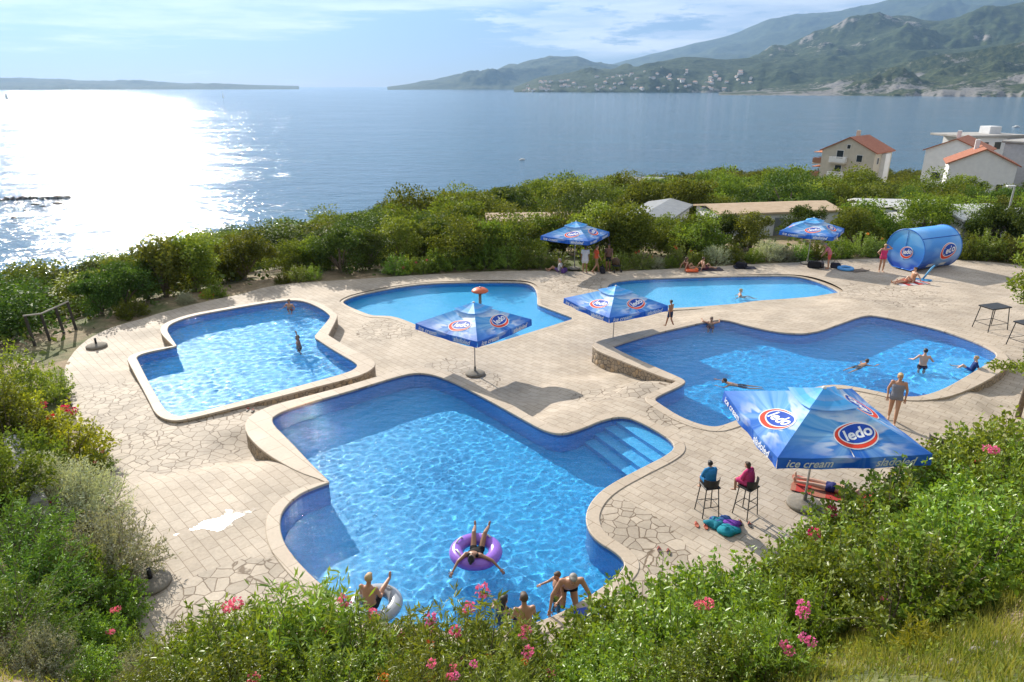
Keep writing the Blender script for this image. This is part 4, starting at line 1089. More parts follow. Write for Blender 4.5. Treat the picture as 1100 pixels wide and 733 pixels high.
def parasol():
    root = thing('parasol', 'parasol', 'parasol')
    a, zr, za, val = 1.62, 2.28, 3.0, .25
    def surf(k, s, t, lift=0.):
        """panel k; s -1..1 along the rim, t 0 rim .. 1 apex"""
        q = k*PI/2; ex, ey = Vector((-math.sin(q), math.cos(q), 0)), Vector((math.cos(q), math.sin(q), 0))
        w_ = a*(1-t); z = zr+(za-zr)*t-.085*math.sin(PI*t)*(1-s*s)-.05*(1-t)**3*(1-s*s)+.012*math.sin(s*9+k*2)*(1-t)*(1-s*s)
        nrm = (ey*(za-zr)+Vector((0, 0, a))).normalized()
        return ex*(s*w_)+ey*w_+Vector((0, 0, z))+nrm*lift
    me = MB(); uvs = []
    ns, ntt = 14, 10
    for k in range(4):
        for j in range(ntt+1):
            for i in range(ns+1): me.v.append(surf(k, -1+2*i/ns, min(.995, j/ntt)))
        b = k*(ns+1)*(ntt+1)
        for j in range(ntt):
            for i in range(ns):
                p_ = b+j*(ns+1)+i; me.f.append([p_, p_+1, p_+ns+2, p_+ns+1]); me.m.append(0)
                for ii, jj in ((i, j), (i+1, j), (i+1, j+1), (i, j+1)):
                    tt = jj/ntt; uvs.append((.5+(ii/ns-.5)*(1-tt), .12+.88*tt))
    # valance
    n0 = len(me.v)
    for k in range(4):
        q = k*PI/2; ex, ey = Vector((-math.sin(q), math.cos(q), 0)), Vector((math.cos(q), math.sin(q), 0))
        b = len(me.v)
        for j in range(3):
            for i in range(ns+1):
                s = -1+2*i/ns; p_ = surf(k, s, 0); me.v.append(p_-Vector((0, 0, val*j/2))+ey*(.028*math.sin(i*1.3+k)*(j/2)))
        for j in range(2):
            for i in range(ns):
                p_ = b+j*(ns+1)+i; me.f.append([p_+ns+1, p_+ns+2, p_+1, p_]); me.m.append(0)
                for ii, jj in ((i, j+1), (i+1, j+1), (i+1, j), (i, j)): uvs.append((ii/ns, .12-.12*jj/2))
    mesh = me.mesh('canopy'); ul = mesh.uv_layers.new(name='UVMap'); ul.data.foreach_set('uv', [c for uv in uvs for c in uv])
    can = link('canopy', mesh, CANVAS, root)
    # wind vent: a small second roof
    vt = MB(); uvs = []
    for k in range(4):
        b = len(vt.v)
        for t in (.655, .80, 1.0):
            for s in (-1, -.33, .33, 1):
                p_ = surf(k, s, min(t, .997)); vt.v.append(p_+Vector((0, 0, .075+(.02 if t < .7 else 0))))
        for j in range(2):
            for i in range(3):
                p_ = b+j*4+i; vt.f.append([p_, p_+1, p_+5, p_+4]); vt.m.append(0); uvs += [(.5, .8), (.52, .8), (.52, 1), (.5, 1)]
    mesh = vt.mesh('vent'); ul = mesh.uv_layers.new(name='UVMap'); ul.data.foreach_set('uv', [c for uv in uvs for c in uv])
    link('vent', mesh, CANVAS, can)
    for k in range(4):
        def fn(x, y, lay, k=k):
            sl = math.hypot(a, za-zr); t = .33+y/sl; s = (x+.26)/max(.1, a*(1-t)); return surf(k, s, t, .008+.0025*lay)
        emblem_mb(fn, .88).build('emblem', [M_LOGOW, M_LOGOR, M_LOGOB], can)
        q = k*PI/2; ex, ey = Vector((-math.sin(q), math.cos(q), 0)), Vector((math.cos(q), math.sin(q), 0))
        def fv(x, y, lay, k=k, ex=ex, ey=ey):
            p_ = surf(k, x/a, 0); return p_+Vector((0, 0, y))+ey*.034
        word_mb(fv, 'ice cream', .25, (-.95, -.12)).build('lettering', M_LOGOW, can); word_mb(fv, 'sladoled', .25, (.85, -.12)).build('lettering', M_LOGOW, can)
    mb = MB(); mb.tube([(0, 0, .05), (0, 0, za-.03)], .026, 12); mb.build('pole', M_STEEL, root, True)
    mb = MB(); mb.lathe([(.05, za+.045), (.05, za+.075), (.025, za+.10), (.004, za+.11)], 12); mb.build('finial', M_WHITE, root, True)
    for k in range(8):
        q = k*PI/4+PI/4; L = a*1.40 if k % 2 == 0 else a*.985
        e = Vector((math.cos(q)*L, math.sin(q)*L, zr-.02)); s = Vector((0, 0, za-.07)); h_ = Vector((0, 0, 2.30))
        m_ = s.lerp(e, .5)
        mb = MB(); mb.tube([s-Vector((0, 0, .09)), m_-Vector((0, 0, .10)), e-Vector((0, 0, .03))], .012, 5); mb.tube([h_, m_-Vector((0, 0, .11))], .009, 5); mb.build('rib', M_STEEL, root)
    mb = MB(); mb.lathe([(.34, 0), (.40, .02), (.40, .07), (.36, .10), (.20, .13), (.07, .16), (.05, .17), (.05, .34)], 28); mb.build('base', M_CONC, root, True)
    return root
PG = 'blue parasols on the terrace'
ums = [((7.43, 14.82), 47.6, 1.07, 'large blue parasol nearest the hedge, beside the two children on bar stools'), ((-1.47, 25.0), 6, .98, 'blue parasol standing between the large front pool and the red mushroom pool'),
       ((4.42, 28.0), 76, .97, 'blue parasol at the stone walled corner of the wavy pool'), ((3.88, 41.35), 15.1, .97, 'blue parasol at the rear hedge over standing people left of the caravans'), ((18.73, 42.3), 9.6, .96, 'blue parasol at the rear hedge nearest the drum shaped kiosk')]
um0 = parasol()
for i, ((x, y), rot, s, lb) in enumerate(ums):
    o = um0 if i == 0 else copy_tree(um0)
    o.location = (x, y, float(deck_z([(x, y)])[0])); o.rotation_euler = (0, 0, R(rot+45)); o.scale = (s, s, s); o['label'] = lb; o['group'] = PG
    if i == 2: o.scale.z = .90
# parasol feet without parasols
def foot(px, py, lb, r=.42):
    p = hit_deck(px, py); t = thing('concrete_weight', lb, 'parasol weight', p)
    mb = MB(); mb.lathe([(r*.9, 0), (r, .02), (r, .08), (r*.85, .12), (r*.4, .15), (.06, .17)], 28); mb.build('disc', M_CONC, t, True)
    mb = MB(); mb.lathe([(.045, .168), (.045, .42), (.03, .42), (.03, .2)], 12); mb.build('socket', M_BLACK, t, True)
foot(104, 373, 'round parasol base without its parasol near the left pool'); foot(163, 628, 'round concrete parasol base beside the grey shrub and the white puddle', .40)

# ---- drum shaped kiosk
def kiosk():
    pA, pB = hit_deck(968, 286), hit_deck(1008, 286.5)
    t = thing('kiosk', 'closed blue drum shaped ice cream kiosk lying on its side at the rear edge', 'kiosk', (pA+pB)/2)
    L, r = 3.3, 1.28; ang = R(24)
    t.rotation_euler = (0, 0, ang); 
    def prof(n=48):
        o = []
        for i in range(n):
            q = -PI/2+2*PI*i/n; x, z = r*1.0*math.cos(q), r*math.sin(q)+r-.12
            o.append((x, max(0.04, z)))
        return o
    def drum_mat(end):
        m = NT('drum_print_end' if end else 'drum_print'); co = m.coord(); s = m.n('ShaderNodeSeparateXYZ'); m.l(co, s.inputs[0])
        nz = m.noise(m.mapping(co, (.55, .5, .9), (0, R(38), 0)), 1.0, 2, .5)
        f = m.ramp(nz, [(.42, 0.), (.66, 1.)])
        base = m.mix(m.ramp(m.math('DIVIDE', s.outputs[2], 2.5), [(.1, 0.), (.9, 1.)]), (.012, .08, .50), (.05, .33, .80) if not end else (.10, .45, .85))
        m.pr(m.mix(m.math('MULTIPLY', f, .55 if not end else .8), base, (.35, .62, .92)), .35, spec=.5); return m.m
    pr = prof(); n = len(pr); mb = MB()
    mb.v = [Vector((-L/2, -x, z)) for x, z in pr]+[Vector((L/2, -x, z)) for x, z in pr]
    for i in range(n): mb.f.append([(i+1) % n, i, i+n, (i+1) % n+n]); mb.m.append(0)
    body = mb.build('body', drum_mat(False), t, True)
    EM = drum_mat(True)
    for sx in (-1, 1):
        mb = MB(); c = Vector((sx*(L/2-.02), 0, r-.1)); mb.v = [c]+[Vector((sx*(L/2-.02), -x*.995, z*.995+.004)) for x, z in pr]
        for i in range(n): mb.f.append([0, 1+i, 1+(i+1) % n] if sx > 0 else [0, 1+(i+1) % n, 1+i]); mb.m.append(0)
        e = mb.build('end_panel', EM, t)
        mb = MB(); mb.box((sx*(L/2-.012), 0, r*1.15), (.012, .02, 1.75)); mb.build('seam', M_LOGOB, e)
        if sx < 0:
            def fe(x, y, lay): return Vector((-L/2+.012-.004*lay, -x*.8-.12, 1.05+y))
            emblem_mb(fe, .95).build('emblem', [M_LOGOW, M_LOGOR, M_LOGOB], e)
        # rim
        mb = MB(); mb.tube([Vector((sx*L/2, -x, z)) for x, z in pr]+[Vector((sx*L/2, -pr[0][0], pr[0][1]))], .03, 6); mb.build('rim', pl('drum_rim', (.03, .18, .6), .35), t, True)
    def fb(x, y, lay):
        z = 1.18+y; q = math.asin(max(-1, min(1, (z-r+.12)/r))); rr = r+.004+.004*lay
        return Vector((x+.45, -rr*math.cos(q), r-.12+rr*math.sin(q)))
    emblem_mb(fb, 1.25).build('emblem', [M_LOGOW, M_LOGOR, M_LOGOB], body)
    for x in (-.55, .55):
        mb = MB()
        z0, z1 = .26, .46
        def sf(x_, z, e=.012): q = math.asin((z-r+.12)/r); return Vector((x_, -(r+e)*math.cos(q), r-.12+(r+e)*math.sin(q)))
        mb.add([sf(x-.26, z0), sf(x+.26, z0), sf(x+.26, z1), sf(x-.26, z1)], [(0, 1, 2, 3)]); mb.build('white_plate', M_LOGOW, t)
    # folded shutter line
    mb = MB(); q = R(42); mb.tube([(-L/2+.05, -(r+.01)*math.cos(q), r-.12+(r+.01)*math.sin(q)), (L/2-.05, -(r+.01)*math.cos(q), r-.12+(r+.01)*math.sin(q))], .02, 6); mb.build('shutter_edge', M_LOGOB, t)
    for x in (-1.3, 1.3): 
        for y in (-.5, .5):
            mb = MB(); mb.box((x, y, .03), (.2, .12, .06)); mb.build('foot', M_BLACK, t)
kiosk()

# ---- red mushroom in the shallow pool
def mushroom():
    zb = POOLS['middle']['z']-POOLS['middle']['depth']; p = P(516, 338, POOLS['middle']['wz'])
    t = thing('water_mushroom', 'red mushroom shaped water fountain standing in the shallow pool', 'water fountain', (p.x, p.y, zb))
    mb = MB(); mb.tube([(0, 0, 0), (0, 0, 1.9)], .075, 14); mb.build('column', pl('grey_column', (.22, .2, .18), .5), t, True)
    mb = MB(); mb.lathe([(.12, 1.85), (.38, 1.87), (.43, 1.91), (.40, 1.97), (.28, 2.05), (.12, 2.09), (.02, 2.10)], 32); mb.build('cap', pl('red_cap', (.62, .13, .05), .45), t, True)
    mb = MB(); mb.lathe([(.05, 2.095), (.05, 2.14), (.02, 2.15)], 12); mb.build('nozzle', M_STEEL, t, True)
mushroom()

# ---- bar stools (low back) with raking legs
def bar_stool(p, rz, lb, low=False):
    h = .80 if not low else .44
    t = thing('bar_stool' if not low else 'chair', lb, 'bar stool' if not low else 'chair', p, rz)
    mb = MB(); mb.box((0, 0, h), (.40, .38, .05), bev=.015); mb.build('seat', M_BLACK, t)
    mb = MB(); n = 10
    vs = []
    for j, (z, rr) in enumerate(((h+.03, .20), (h+.24, .22))):
        for i in range(n+1):
            q = R(200)+R(140)*i/n; vs.append((rr*math.cos(q), rr*math.sin(q)*.95, z))
    for j, (z, rr) in enumerate(((h+.24, .235), (h+.03, .215))):
        for i in range(n+1):
            q = R(200)+R(140)*i/n; vs.append((rr*math.cos(q), rr*math.sin(q)*.95, z))
    m_ = n+1
    mb.add(vs, [(r_*m_+i, r_*m_+i+1, ((r_+1) % 4)*m_+i+1, ((r_+1) % 4)*m_+i) for r_ in range(4) for i in range(n)]); mb.build('backrest', M_BLACK, t)
    for sx in (-1, 1):
        for sy in (-1, 1):
            mb = MB(); mb.tube([(sx*.16, sy*.15, h-.02), (sx*.22, sy*.21, 0)], .014, 6); mb.build('leg', M_BLACK, t)
    if not low:
        for zf in (.28, .50):
            k = .22-.06*zf/h; mb = MB()
            if zf < .3: mb.tube([(-k, -k+.01, zf), (k, -k+.01, zf), (k, k-.01, zf), (-k, k-.01, zf), (-k, -k+.01, zf)], .011, 6)
            else: mb.tube([(-k, -k+.01, zf), (k, -k+.01, zf)], .010, 6); 
            mb.build('footrest', M_BLACK, t)
    return t
ST1, ST2 = hit_deck(759, 551), hit_deck(800, 552)
bar_stool(ST1, R(12), 'black bar stool under the child in a blue towel'); bar_stool(ST2, R(38), 'black bar stool under the child in a pink towel')
bar_stool(hit_deck(1003, 490), R(-60), 'low black chair at the hedge just right of the large parasol', True)
# ---- tall tables at the right edge
def tall_table(px, py, lb, w=1.1, d=.7, rz=R(18)):
    p = hit_deck(px, py); t = thing('bar_table', lb, 'bar table', p, rz)
    mb = MB(); mb.box((0, 0, 1.02), (w, d, .06), bev=.012); mb.build('tabletop', M_BLACK, t)
    for sx in (-1, 1):
        for sy in (-1, 1):
            mb = MB(); mb.tube([(sx*(w/2-.08), sy*(d/2-.06), .99), (sx*(w/2+.02), sy*(d/2+.03), 0)], .02, 6); mb.build('leg', M_BLACK, t)
    for z in (.30,):
        mb = MB(); k, l = w/2-.01, d/2+.005; mb.tube([(-k, -l, z), (k, -l, z), (k, l, z), (-k, l, z), (-k, -l, z)], .013, 6); mb.build('footrest', M_BLACK, t)
tall_table(1063, 353, 'tall black table with thin legs at the right end of the wavy pool'); tall_table(1101, 372, 'tall dark table half hidden by the light green tree at the right edge')

# ---- low wooden railing at the left
def railing():
    ps = [(38, 372, 340), (54, 366, 338), (69, 358, 331), (82, 354, 325)]
    t = None; tops = []
    for px, yb, yt in ps:
        q = hit_ground(px, yb); 
        if t is None: t = thing('railing', 'dark wooden post and rail railing at the left corner of the terrace', 'railing', q); base = q
        h = need_h(q.x, q.y, q.z, yt); l_ = q-base; mb = MB()
        mb.tube([l_+Vector((0, 0, -.2)), l_+Vector((-.12, 0, h))], .062, 8); mb.build('post', M_WOODD, t); tops.append(l_+Vector((-.12, 0, h+.03)))
    mb = MB(); mb.tube([tops[0]+(tops[0]-tops[1])*.1]+tops[1:3]+[tops[3]+(tops[3]-tops[2])*.1], .04, 8); mb.build('rail', mat_var('weathered_rail', (.30, .27, .23), (.42, .38, .33), 9, .8, .3), t)
railing()
# terrace kerb behind it
a, b = hit_ground(-25, 340), hit_ground(66, 327)
mb = MB(); mb.box((0, 0, .1), ((b-a).length, .3, .5)); o = mb.build('kerb_wall', mat_var('kerb_stone', (.33, .28, .22), (.42, .36, .3), 5, .9, .4)); o.location = (a+b)/2; o.rotation_euler = (0, 0, math.atan2(b.y-a.y, b.x-a.x))
tag(o, 'low pale kerb wall round the sandy bed behind the wooden railing', 'wall')
# rough stone wall glimpsed in the left bank
q0, q1 = hit_bank(20, 500), hit_bank(46, 560)
if q0 and q1:
    mb = MB(); L = math.hypot(q1[0]-q0[0], q1[1]-q0[1])+.6
    mb.box((0, 0, .2), (L, .35, 1.1), bev=.06); o = mb.build('rough_wall', mat_var('grey_rock', (.25, .24, .23), (.42, .41, .39), 4, .9, 1.0, bscale=7, dist=.08))
    o.location = ((q0[0]+q1[0])/2, (q0[1]+q1[1])/2, (gz_fast(*q0)+gz_fast(*q1))/2); o.rotation_euler = (0, 0, math.atan2(q1[1]-q0[1], q1[0]-q0[0])); tag(o, 'rough grey stone wall between the shrubs of the left bank', 'wall')

# ---- puddle on the slabs
def puddle():
    t = NT('wet_film'); co = t.coord()
    b = t.pr((.42, .36, .30), t.ramp(t.noise(co, 5, 4, .6), [(.35, .12), (.65, .34)]), t.bump(t.noise(co, 11, 4), .25, .01), .5, surface=False)
    tp = t.n('ShaderNodeBsdfTransparent'); mx = t.n('ShaderNodeMixShader')
    m_ = t.ramp(t.math('ADD', t.attr('edge'), t.math('MULTIPLY', t.math('SUBTRACT', t.noise(co, 4.5, 6, .7), .5), 1.5)), [(.25, 0.), (.42, 1.)])
    t.l(m_, mx.inputs[0]); t.l(tp.outputs[0], mx.inputs[1]); t.l(b.outputs[0], mx.inputs[2]); t.l(mx.outputs[0], t.out.inputs[0])
    pts = [(160,583),(176,578),(192,571),(206,566),(214,560),(222,556),(236,556),(240,548),(236,541),(240,538),(247,543),(252,548),(262,547),(276,545),(283,547),(272,552),(262,556),(255,560),(250,566),(243,568),(247,574),(238,572),(228,575),(223,570),(212,572),(204,570),(194,575),(178,581)]
    q = np.array([P(x, y, -.02)[:2] for x, y in pts]); q = chaikin([np.array(a) for a in q], 2)
    if area(q) < 0: q = q[::-1]
    gx, gy = np.meshgrid(np.arange(q[:, 0].min(), q[:, 0].max(), .12), np.arange(q[:, 1].min(), q[:, 1].max(), .12)); G = np.stack([gx.ravel(), gy.ravel()], 1); G = G[pip(G, q) & (pdist(G, q) > .03)]
    V, T = cdt_fill(q, [], G)
    o = link('puddle', np_mesh('puddle', np.column_stack([V, deck_z(V)+.006]), T, 3, {'edge': np.clip(pdist(V, q)/.28, 0, 1)}), t.m); tag(o, kind='structure')
puddle()

# ---- lamp post
def lamp():
    q = AT(1079, 62); z = need_h(q.x, q.y, q.z, 200)
    t = thing('street_lamp', 'grey lamp post with a single arm among the trees at the right edge', 'street lamp', q)
    mb = MB(); mb.tube([(0, 0, -.2), (.0, 0, z-.15), (-.05, 0, z)], [.09, .06, .05], 10); mb.build('post', M_STEEL, t, True)
    mb = MB(); mb.box((-.28, 0, z), (.62, .22, .10), bev=.02); mb.build('lamp_head', M_WHITE, t)
lamp()

# ---- houses below the terrace
M_RENDER = mat_var('grey_render', (.46, .42, .34), (.54, .49, .40), 1.5, .9, .3); M_RENDERW = mat_var('white_render', (.66, .66, .66), (.74, .74, .73), 1.5, .9, .2)
M_TILES = mat_var('roof_tiles', (.26, .085, .045), (.38, .14, .075), 3, .85, .6, bscale=9, dist=.05); M_GLASS = pl('window_glass', (.03, .04, .05), .1, .6); M_FLAT = mat_var('flat_roof', (.30, .29, .27), (.40, .38, .36), 1, .9, .2)
M_AWN = pl('orange_awning', (.62, .22, .08), .7); M_DARKR = mat_var('dark_cladding', (.05, .05, .055), (.08, .08, .085), 3, .7, .2)
def gable(name, label, p, rz, W_, L_, eave, ridge, wall, wins, extra=None, drop=2.5):
    """gable walls face local -x and +x, eaves face -y and +y"""
    t = thing(name, label, 'house', p, rz)
    hw, hl = W_/2, L_/2
    mb = MB(); v = [(-hl, -hw, -drop), (-hl, hw, -drop), (-hl, hw, eave), (-hl, 0, ridge), (-hl, -hw, eave)]; v += [(hl, y, z) for _, y, z in v]
    mb.add(v, [(0, 4, 3, 2, 1), (5, 6, 7, 8, 9), (0, 5, 9, 4), (1, 2, 7, 6)]); w_ = mb.build('wall', wall, t)
    mb = MB(); o = .45; sl = (ridge-eave)/hw; th = .18
    for s in (-1, 1):
        e0 = (-hl-.3, s*(hw+o), eave-sl*o); e1 = (hl+.3, s*(hw+o), eave-sl*o); r0, r1 = (-hl-.3, 0, ridge), (hl+.3, 0, ridge)
        vs = [e0, e1, r1, r0]; vs += [(x, y, z+th) for x, y, z in vs]
        mb.add(vs, [(0, 1, 2, 3), (7, 6, 5, 4), (0, 4, 5, 1), (1, 5, 6, 2), (3, 7, 4, 0)] if s > 0 else [(3, 2, 1, 0), (4, 5, 6, 7), (1, 5, 4, 0), (2, 6, 5, 1), (0, 4, 7, 3)])
    rf = mb.build('roof', M_TILES, t)
    mb = MB(); mb.box((hl*.3, .8, ridge+.35), (.6, .6, 1.5), bev=.05); mb.build('chimney', wall, rf)
    for face, u, z, ww, wh in wins:
        mb = MB(); c = {'x-': (-hl-.03, u, z), 'y-': (u, -hw-.03, z), 'x+': (hl+.03, u, z)}[face]; s_ = (.10, ww, wh) if face[0] == 'x' else (ww, .10, wh)
        mb.box(c, s_, bev=.02); f = mb.build('window', M_WHITE, t)
        mb = MB(); k = .06; c2 = (c[0]+(-.045 if face == 'x-' else .045 if face == 'x+' else 0), c[1]+(-.045 if face == 'y-' else 0), c[2]); mb.box(c2, (.03, ww-2*k, wh-2*k) if face[0] == 'x' else (ww-2*k, .03, wh-2*k)); mb.build('pane', M_GLASS, f)
    return t
def balcony(t, c, sx, sy, slab_m, rail_m, awn=None):
    mb = MB(); mb.box(c, (sx, sy, .2)); b = mb.build('balcony', slab_m, t)
    mb = MB(); x, y, z = c
    for k in range(4):
        q = [(-1, -1, 1, -1), (1, -1, 1, 1), (1, 1, -1, 1), (-1, 1, -1, -1)][k]
        mb.tube([(x+q[0]*(sx/2-.06), y+q[1]*(sy/2-.06), z+1.05), (x+q[2]*(sx/2-.06), y+q[3]*(sy/2-.06), z+1.05)], .05, 5)
        mb.box((x+(q[0]+q[2])/2*(sx/2-.06), y+(q[1]+q[3])/2*(sy/2-.06), z+.55), (sx-.16 if k % 2 == 0 else .05, .05 if k % 2 == 0 else sy-.16, .75))
    mb.build('railing', rail_m, b)
    if awn: mb = MB(); mb.box((x, y, z+2.15), (sx*.9, sy*.96, .10)); mb.build('awning', awn, b)
hp = HOUSE['house']; zz0 = hp.z; EV = need_h(hp.x, hp.y, zz0, 161)
h1 = gable('apartment_house', 'beige three storey house with a red tiled roof and orange awninged balconies above the trees', hp, R(44), 9.6, 8.8, EV, need_h(hp.x, hp.y, zz0, 147), M_RENDER,
  [('x-', -2.2, EV-1.2, 1.1, 1.3), ('x-', -2.2, EV-4.0, 1.1, 1.3), ('x-', 1.4, EV-.9, 1.3, 2.0), ('x-', 1.4, EV-3.6, 1.3, 2.0), ('x-', 1.4, EV-6.3, 1.3, 2.0), ('x-', 0, EV+.8, .7, .8), ('y-', -2.6, EV-1.6, .9, 1.2), ('y-', 2.8, EV-1.6, .9, 1.2), ('y-', 2.8, EV-4.3, .9, 1.2), ('y-', -2.6, EV-4.3, .9, 1.2)])
for z in (EV-2.7, EV-5.4, EV-8.1): balcony(h1, (-2.6, 5.65, z), 3.6, 1.7, M_RENDER, pl('balcony_panel', (.35, .17, .10), .7), M_AWN)
for z in (EV-2.2, EV-4.9): balcony(h1, (-5.05, 1.4, z), 1.3, 3.0, M_RENDER, M_WHITE)
mb = MB(); mb.box((.2, -5.2, EV/2-1.2), (2.4, .8, EV+1.6), bev=.03); mb.build('stair_tower', M_RENDERW, h1)
wp = HOUSE['white']
gable('white_house', 'white house with a red tiled roof, its blank gable wall facing the terrace', wp, R(62), 8.4, 8, need_h(wp.x, wp.y, wp.z, 174), need_h(wp.x, wp.y, wp.z, 159), M_RENDERW, [('x-', -2.6, 2.6, .9, 1.1), ('x-', 2.6, 3.4, .8, 1.0), ('y-', -1.5, 3.9, .9, 1.2), ('y-', 1.8, 3.9, .9, 1.2)])
wp2 = AT(1022, 146)
gable('white_house', 'smaller white house with a red tiled roof left behind the blank white gable', wp2, R(50), 8.5, 11, need_h(wp2.x, wp2.y, wp2.z, 160), need_h(wp2.x, wp2.y, wp2.z, 148), M_RENDERW, [('x-', -2.2, 4.0, 1.0, 1.3), ('x-', 2.0, 4.0, 1.4, 1.3), ('x-', -2.2, 1.4, 1.0, 1.3), ('x-', 0, 6.2, .7, .7)])
fp = HOUSE['flat']; t = thing('flat_roofed_house', 'modern white house with flat dark roofs behind the red tiled ones', 'house', fp, R(12)); zt = need_h(fp.x, fp.y, fp.z, 146)
mb = MB(); mb.box((0, 0, zt/2-1.5), (11, 8, zt+3)); mb.build('wall', M_RENDERW, t)
mb = MB(); mb.box((-1.5, 0, zt+.2), (13.5, 9, .4), bev=.05); mb.build('roof', M_FLAT, t)
mb = MB(); mb.box((4.0, -4.1, zt-1.2), (5.5, .5, 1.7)); mb.build('dark_fascia', M_DARKR, t)
mb = MB(); mb.box((1.5, .5, zt+1.0), (2.6, 2.4, 1.5), bev=.05); mb.build('roof_room', M_RENDERW, t)
for x in (-3.6, -.8): 
    mb = MB(); mb.box((x, -4.04, zt-1.5), (1.6, .12, 1.5), bev=.02); w_ = mb.build('window', M_WHITE, t); mb = MB(); mb.box((x, -4.12, zt-1.5), (1.4, .03, 1.3)); mb.build('pane', M_GLASS, w_)
gp = HOUSE['grey']; t = thing('grey_house', 'pale grey house with a low roof cut off by the right edge of the photo', 'house', gp, R(30)); zt = need_h(gp.x, gp.y, gp.z, 154)
mb = MB(); mb.box((0, 0, zt/2-1.5), (9, 8, zt+3)); mb.build('wall', mat_var('pale_render', (.5, .5, .52), None, 2, .9, .2), t)
mb = MB(); mb.box((0, 0, zt+.22), (9.8, 8.8, .44), bev=.12); mb.build('roof', M_FLAT, t)
mb = MB(); mb.box((-1.5, -4.04, zt-1.6), (1.2, .12, 1.3)); mb.build('window', M_GLASS, t)

# ---- caravans and mobile homes
def mobile_home(p, rz, L_, W_, ytop, roof, label, wallm=None):
    t = thing('mobile_home', label, 'mobile home', p, rz); h = max(2.4, min(4.2, need_h(p.x, p.y, p.z, ytop)))
    mb = MB(); mb.box((0, 0, h/2-.55), (L_, W_, h-.25+.9)); mb.build('wall', wallm or M_RENDERW, t)
    mb = MB(); x, y = L_/2+.25, W_/2+.25
    v = [(-x, -y, h-.15), (-x, y, h-.15), (-x, 0, h+.25), (x, -y, h-.15), (x, y, h-.15), (x, 0, h+.25)]; v += [(a, b, c-.14) for a, b, c in v]
    mb.add(v, [(0, 3, 5, 2), (2, 5, 4, 1), (6, 8, 11, 9), (8, 7, 10, 11), (0, 6, 9, 3), (1, 4, 10, 7), (0, 2, 8, 6), (2, 1, 7, 8), (3, 9, 11, 5), (5, 11, 10, 4)]); mb.build('roof', roof, t)
    for x in (-L_*.3, L_*.25):
        mb = MB(); mb.box((x, -W_/2-.02, h-1.25), (1.2, .08, .8), bev=.01); f = mb.build('window', M_WHITE, t); mb = MB(); mb.box((x, -W_/2-.065, h-1.25), (1.05, .03, .66)); mb.build('pane', M_GLASS, f)
    mb = MB(); mb.box((0, -W_/2-.02, h-1.6), (.8, .07, 1.9)); d = mb.build('door', pl('door_grey', (.18, .2, .22), .5), t); mb = MB(); mb.box((.3, -W_/2-.075, h-1.7), (.12, .04, .04)); mb.build('handle', M_STEEL, d)
M_ROOFG = mat_var('grey_sheet_roof', (.20, .21, .22), (.27, .28, .29), 2, .6, .2); M_ROOFT = mat_var('tan_sheet_roof', (.42, .30, .19), (.52, .39, .26), 2, .7, .2); M_ROOFW = mat_var('white_sheet_roof', (.52, .52, .50), (.60, .60, .58), 2, .6, .1)
V_ = VAN
mobile_home(V_['grey_van'], R(64), 8, 3.4, 240, M_ROOFG, 'mobile home with a grey roof and dark window frames behind the rear hedge')
mobile_home(V_['tan_van'], R(10), 10.5, 4.5, 231, M_ROOFT, 'long mobile home with a tan roof behind the rear hedge')
mobile_home(V_['orange_van'], R(4), 7.5, 3, 256, M_ROOFT, 'mobile home with a tan roof half hidden left of the rear parasol')
mobile_home(V_['white_van'], R(6), 8, 3.2, 234, M_ROOFW, 'white roofed mobile home among the trees above the drum kiosk')
mobile_home(V_['white_van2'], R(-8), 7, 3.2, 236, M_ROOFW, 'white roofed mobile home left above the drum kiosk, deeper in the trees')
mobile_home(V_['van3'], R(12), 6, 3, 237, M_ROOFW, 'white roofed mobile home left of the lamp post')
mobile_home(V_['roof_a'], R(3), 9, 5, 187, M_ROOFG, 'small grey roofed building showing above the far edge of the wood, left of two')
mobile_home(V_['roof_b'], R(-6), 13, 6, 180, M_ROOFG, 'small grey roofed building showing above the far edge of the wood, right of two')
# ---- cars
def car(p, rz, c, label):
    t = thing('parked_car', label, 'car', p, rz); m = pl('car_paint', c, .25, .6)
    mb = MB(); v = []
    pr = [(-2.1, .35), (-2.1, .85), (-1.2, .98), (-.7, 1.45), (.9, 1.48), (1.6, .98), (2.1, .8), (2.1, .35)]
    for y, k in ((-.85, 1), (.85, 1)): v += [(x, y*(.86 if z > 1.2 else 1), z) for x, z in pr]
    n = len(pr); mb.add(v, [tuple(range(n)), tuple(range(2*n-1, n-1, -1))]+[(i, i+n, (i+1) % n+n, (i+1) % n) for i in range(n)]); mb.build('body', m, t)
    for s in (-1, 1):
        mb = MB(); mb.box((.1, s*.83, 1.2), (1.6, .05, .36)); mb.build('window', M_GLASS, t)
        for x in (-1.3, 1.35):
            mb = MB(); mb.tube([(x, s*.7, .33), (x, s*.9, .33)], .33, 16); w_ = mb.build('wheel', M_BLACK, t); mb = MB(); mb.tube([(x, s*.9, .33), (x, s*.915, .33)], .2, 12); mb.build('rim', M_STEEL, w_)
car(CARS['blue_car']+Vector((0, 0, .2)), R(70), (.01, .03, .18), 'dark blue car parked in a gap of the wood left of the beige house'); car(CARS['white_car']+Vector((0, 0, .2)), R(20), (.75, .76, .78), 'white car parked between the trees of the wood')

